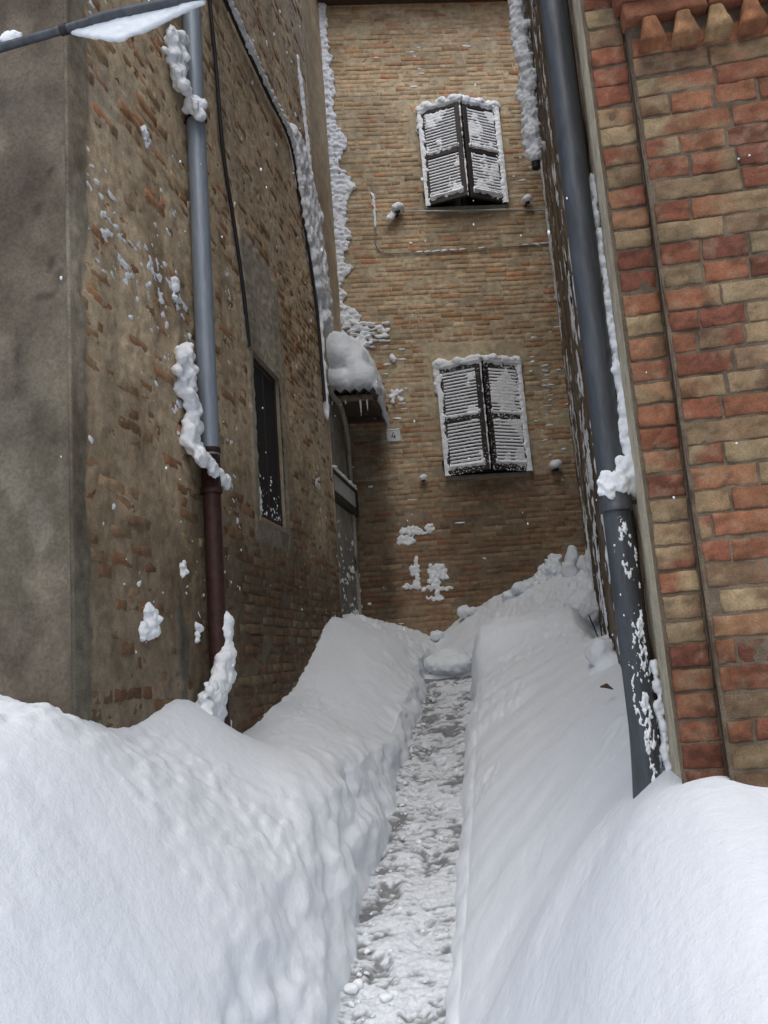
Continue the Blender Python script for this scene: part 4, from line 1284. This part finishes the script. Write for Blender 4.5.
# ================================================================== SNOW STUCK IN THE CORNER
it = []
zs = np.linspace(3.95, 8.22, 150)
for z in zs:
    wdt = np.interp(z, [3.95, 4.3, 5.5, 6.3, 6.8, 8.2], [.30, .27, .29, .24, .16, .12])
    u0 = np.interp(z, [3.95, 5.5, 8.2], [.16, .24, .31])
    e = wdt * (1 + .25 * vn(np.array([z * 5.0]), np.array([2.0]))[0] + .18 * vn(np.array([z * 17.0]), np.array([5.0]))[0])
    k = max(2, int(e / .05))
    for j in range(k):
        it.append((BW(u0 + e * (j + .5) / k, z + rng.normal(0, .01), .012), (.036, .05 * (1 - .5 * j / k), .022)))
sc_ = blob('snow_streak', it, M_CRUST, None, .012, .012, 26, 1, .004, 70)
tag(sc_, 'tall ragged streak of snow plastered on the buff back wall in the corner', 'snow streak', 'snow streaks in the corner')
it = []
for k in range(210):
    z = 3.55 + 1.3 * rng.random()
    c0 = np.interp(z, [3.5, 4.2, 4.7, 4.85], [7.55, 7.2, 6.95, 6.9]); c1 = np.interp(z, [3.5, 4.2, 4.55, 4.85], [7.85, 7.85, 7.75, 7.1])
    it.append((LW(rng.uniform(c0, c1), z, .025), (.075, .05, .075)))
for k in range(26):
    z = 4.5 + 1.5 * k / 25
    it.append((LW(7.78 - .012 * k, z, .01), (.05 - .001 * k, .025, .06)))
for k in range(40):
    z = 2.3 + 1.4 * k / 39
    it.append((LW(7.66, z, .03), (.03 + .008 * sin(k), .03, .04)))
for k in range(30):
    z = 3.3 + .6 * rng.random()
    it.append((LW(rng.uniform(7.7, 8.0), z, .03), (.07, .06, .06)))
sc_ = blob('snow_streak', it, M_CRUST, None, .012, .012, 8, 14, .004, 70, .12)
tag(sc_, 'forked mass of snow clinging to the far end of the left house wall', 'snow streak', 'snow streaks in the corner')
it = []
for k in range(70):
    it.append((BW(.30 + .38 * rng.random() ** 1.3, 3.62 + .35 * rng.random(), .015), (.05, .03, .014)))
for k in range(40):
    it.append((BW(.55 + .32 * rng.random(), 3.68 + .26 * rng.random(), .012), (.05, .025, .011)))
tag(blob('snow_streak', it, M_CRUST, None, .010, .012, 30, 1), 'feathered snow patch on the back wall just above the canopy heap', 'snow streak', 'snow streaks in the corner')


def clump(items, label, vox=.009, amp=.010):
    return tag(blob('snow_clump', items, M_CRUST, None, vox, amp, 30, 1, .004, 90), label, 'snow clump', 'snow clumps on the walls')


def patch(m, u, z, w, h, n, seed, d=.008, t=.016, sz=.02):
    r = np.random.default_rng(seed)
    return [(m(u + r.uniform(-1, 1) * w, z + r.uniform(-1, 1) * h, d), (sz * r.uniform(.6, 1.3), t, sz * r.uniform(.6, 1.3))) for k in range(n)]


# left wall clumps
clump(patch(LW, 3.62, .24, .035, .05, 9, 1, .01, .03, .03) + patch(LW, 3.56, .2, .012, .07, 6, 2, .01, .025, .02) + patch(LW, 3.70, .24, .012, .05, 6, 3, .01, .025, .022), 'largest snow clump low on the left wall, left of the iron pipe', .007, .008)
clump(patch(LW, 4.02, .50, .025, .05, 7, 4, .008, .02, .018) + patch(LW, 4.08, .42, .03, .03, 5, 5, .008, .02, .016), 'small forked snow clump upper right of the largest clump on the left wall', .006)
clump(patch(LW, 4.12, .18, .02, .07, 8, 6, .008, .02, .016) + patch(LW, 4.2, .2, .02, .05, 6, 7, .008, .02, .018), 'dripping snow clump touching the left side of the rusty iron pipe', .006)
clump(patch(LW, 3.75, 2.74, .05, .02, 8, 8, .008, .02, .016) + patch(LW, 3.75, 2.70, .015, .04, 5, 9, .008, .02, .014), 'v-shaped snow clump on bare brick high on the left wall', .006)
clump(patch(LW, 4.05, 2.05, .02, .03, 5, 10, .01, .025, .022) + patch(LW, 4.05, 1.97, .012, .02, 3, 11, .01, .02, .018), 'pair of tiny snow balls left of the zinc downpipe', .006, .004)
clump(patch(LW, 4.15, 3.6, .02, .07, 9, 12, .008, .02, .02), 'narrow snow clump under the hanging snow slab', .006)
# back wall clumps on the old bricks
clump(patch(BW, 1.0, 1.41, .16, .035, 40, 20, .004, .014, .026) + patch(BW, .88, 1.31, .09, .04, 26, 21, .004, .014, .026) + patch(BW, 1.17, 1.42, .05, .04, 14, 22, .004, .014, .022), 'upper left sloping snow patch on the dark lower back wall', .009)
clump(patch(BW, .97, .93, .045, .17, 44, 23, .004, .014, .024) + patch(BW, .90, .78, .09, .02, 18, 24, .004, .014, .02) + patch(BW, .93, .62, .09, .02, 18, 34, .004, .014, .02) + patch(BW, .95, .70, .02, .10, 14, 35, .004, .014, .02), 'narrow snow patch on the lower back wall, left of its wider twin', .009)
clump(patch(BW, 1.22, .90, .10, .12, 60, 25, .004, .014, .024) + patch(BW, 1.20, .74, .17, .018, 34, 26, .004, .014, .02) + patch(BW, 1.16, .63, .09, .018, 20, 27, .004, .014, .02) + patch(BW, 1.2, .7, .02, .08, 10, 36, .004, .014, .02), 'wide broken snow patch lowest on the back wall', .009)
clump([(BW(.90, 3.50, .02), (.032, .03, .05)), (BW(.915, 3.46, .02), (.03, .03, .04))], 'single egg-shaped snow lump on the back wall right of the canopy heap', .008, .004)
clump(patch(BW, .92, 2.98, .07, .10, 22, 28, .008, .02, .022) + patch(BW, 1.0, 2.9, .06, .05, 8, 29, .008, .016, .016), 'feathery snow patch right of the canopy edge above the number plate', .009)


# ------------------------------------------------------------------ broken blocks of the heap at the alley's end
def block(items, label, vox=.016, amp=.02, sc=9):
    return tag(blob('snow_block', items, M_SNOW, None, vox, amp, sc, 2, .006, 45), label, 'snow block', 'broken snow blocks at the alley end')


block([(W(8.0, .60, .30), (.17, .17, .17)), (W(7.95, .55, .33), (.12, .12, .13)), (W(8.02, .68, .16), (.13, .13, .16)), (W(8.0, .69, .0), (.11, .13, .16)), (W(8.0, .66, -.16), (.12, .13, .12))], 'largest grey snow boulder leaning on the right side wall')
block([(W(8.9, .55 + .012 * k, .74 + .06 * k), (.075 - .008 * k, .07, .08)) for k in range(4)], 'upright egg of snow on top of the heap by the back wall')
block([(W(8.6, .73, .45 + .1 * k), (.05, .06, .09)) for k in range(5)], 'narrow snow pillar stuck against the right side wall')
block([(W(5.6, .49, -.06), (.12, .15, .13)), (W(5.6, .52, -.16), (.13, .16, .14)), (W(5.55, .47, -.26), (.15, .18, .13))], 'smooth round snow block behind the right downpipe')
block([(W(9.1, .38, .76), (.12, .12, .10)), (W(9.1, .25, .70), (.10, .09, .08)), (W(9.1, .42, .86), (.07, .07, .06)), (W(9.1, .34, .84), (.05, .05, .06))], 'jagged snow block on the crest of the heap', .010, .035, 16)
block([(W(9.1, .06, .62), (.15, .12, .09)), (W(9.15, -.1, .56), (.10, .10, .07)), (W(9.1, .17, .66), (.10, .10, .07))], 'flat snow block below the jagged crest', .012, .03, 12)
block([(W(9.42, -.60, .46), (.10, .08, .08)), (W(9.4, -.52, .44), (.06, .06, .05))], 'small snow block against the foot of the back wall', .012, .02, 14)
block([(W(9.35, -.93, .22), (.08, .06, .06))], 'smallest snow block left of the path end', .012, .015, 14)
block([(W(PE + .17, -.66, -.11), (.17, .15, .085)), (W(PE + .22, -.80, -.09), (.13, .14, .10)), (W(PE + .14, -.56, -.10), (.09, .12, .07)), (W(PE + .34, -.7, -.06), (.2, .2, .12))], 'overhanging snow block at the top of the shovelled path', .012, .012, 10)
# clods beside the path
lab = ['snow clod on the left edge of the path near the bottom of the photo', 'round snow clod on the path close to the viewer']
for (s_, n_0, a, lb) in ((3.78, -.86, .035, lab[0]), (3.72, -.70, .028, lab[1])):
    tag(blob('snow_clod', [(W(s_, n_0, zpath(s_) + .022), (a * 1.2, a, a * .7)), (W(s_ + .03, n_0 + .02, zpath(s_) + .018), (a * .8, a * .7, a * .6))], M_CRUST, None, .006, .006, 40, 1), lb, 'snow clod', 'clods of snow on the path')
pts = []
r = np.random.default_rng(5)
for k in range(190):
    s_ = r.uniform(3.0, PE); n_0 = np.interp(s_, rows, n1[:, 0]) + abs(r.normal(0, .05)) if r.random() < .6 else r.uniform(-.86, -.48)
    a = abs(r.normal(.004, .005)) + .003
    pts.append((W(s_, n_0, zpath(s_) + .014), nL, -dL, a, a * .7, a))
cr_ = flecks('snow_crumbs', None, pts, seed=14)
# crumbs scattered on the banks
# wire and leaf on the right bank
o, _ = cable('wire', [W(7.55, .58, .24), W(7.55, .62, .10), W(7.4, .65, -.06), W(7.2, .66, -.25)], .006, M_BLACK, 'thin dark wire poking from the right snow bank', None, 14)
o['category'] = 'wire'
mb = MB(); mb.tube([W(4.5, .36, -.22), W(4.49, .39, -.215), W(4.48, .42, -.235)], [.004, .014, .003], 6)
tag(mb.out('dry_leaf', M_LEAF, None, True), 'curled brown leaf on the snow left of the right downpipe', 'leaf')

# drifting flakes in the air
bm = bmesh.new(); bmesh.ops.create_icosphere(bm, subdivisions=1, radius=1)
bv = np.array([v.co[:] for v in bm.verts]); bf = np.array([[v.index for v in f.verts] for f in bm.faces]); bm.free()
r = np.random.default_rng(8); V = []; F = []
for k in range(130):
    s_ = r.uniform(1.6, 8.5); n_0 = r.uniform(-1.5, .5) if s_ > 2.6 else r.uniform(-1.2, 1.4); z = r.uniform(-.2, 3.6) * s_ / 5
    a = r.uniform(.0016, .0034)
    V.append(W(s_, n_0, z) + bv * np.array([a, a, a * 1.6])); F.append(bf + k * len(bv))
tag(mk('snowfall', np.vstack(V), np.vstack(F), M_SNOW), 'sparse snowflakes drifting in the alley air', 'snowfall', kind='stuff')

# ================================================================== CAMERA, LIGHT
f_, p_, r_ = 850., radians(9.8), radians(4.4)
Fv = np.array([0, cos(p_), sin(p_)]); R0 = np.array([1., 0, 0]); U0 = np.array([0, -sin(p_), cos(p_)])
Rv = cos(r_) * R0 - sin(r_) * U0; Uv = cos(r_) * U0 + sin(r_) * R0
cam = bpy.data.cameras.new('camera'); co = bpy.data.objects.new('camera', cam); COL.objects.link(co)
cam.sensor_fit = 'VERTICAL'; cam.sensor_height = 36; cam.lens = 36 * f_ / 1024
cam.clip_start = .05; cam.clip_end = 500
M = Matrix.Identity(4)
for i in range(3): M[i][0], M[i][1], M[i][2] = Rv[i], Uv[i], -Fv[i]
M[2][3] = H
co.matrix_world = M
S.camera = co

w = bpy.data.worlds.new('World'); S.world = w; w.use_nodes = True
n, l = w.node_tree.nodes, w.node_tree.links
sky = n.new('ShaderNodeTexSky'); sky.sky_type = 'NISHITA'; sky.sun_disc = False
EL, AZ = radians(56), radians(185)
sky.sun_elevation = EL; sky.sun_rotation = AZ
sky.dust_density = 3; sky.air_density = 1
hs_ = n.new('ShaderNodeHueSaturation'); hs_.inputs['Saturation'].default_value = .95
l.new(sky.outputs[0], hs_.inputs['Color']); l.new(hs_.outputs[0], n['Background'].inputs[0])
n['Background'].inputs[1].default_value = .14
sun = bpy.data.lights.new('sun', 'SUN'); so = bpy.data.objects.new('sun', sun); COL.objects.link(so)
sun.energy = 1.6; sun.angle = radians(50); sun.color = (1, 1, .985)
d = Vector((sin(AZ) * cos(EL), cos(AZ) * cos(EL), sin(EL)))
so.rotation_euler = d.to_track_quat('Z', 'Y').to_euler()
S.view_settings.view_transform = 'Standard'; S.view_settings.look = 'None'
S.view_settings.exposure = -.04; S.view_settings.gamma = 1
S.render.engine = 'CYCLES'
S.cycles.max_bounces = 8; S.cycles.diffuse_bounces = 7
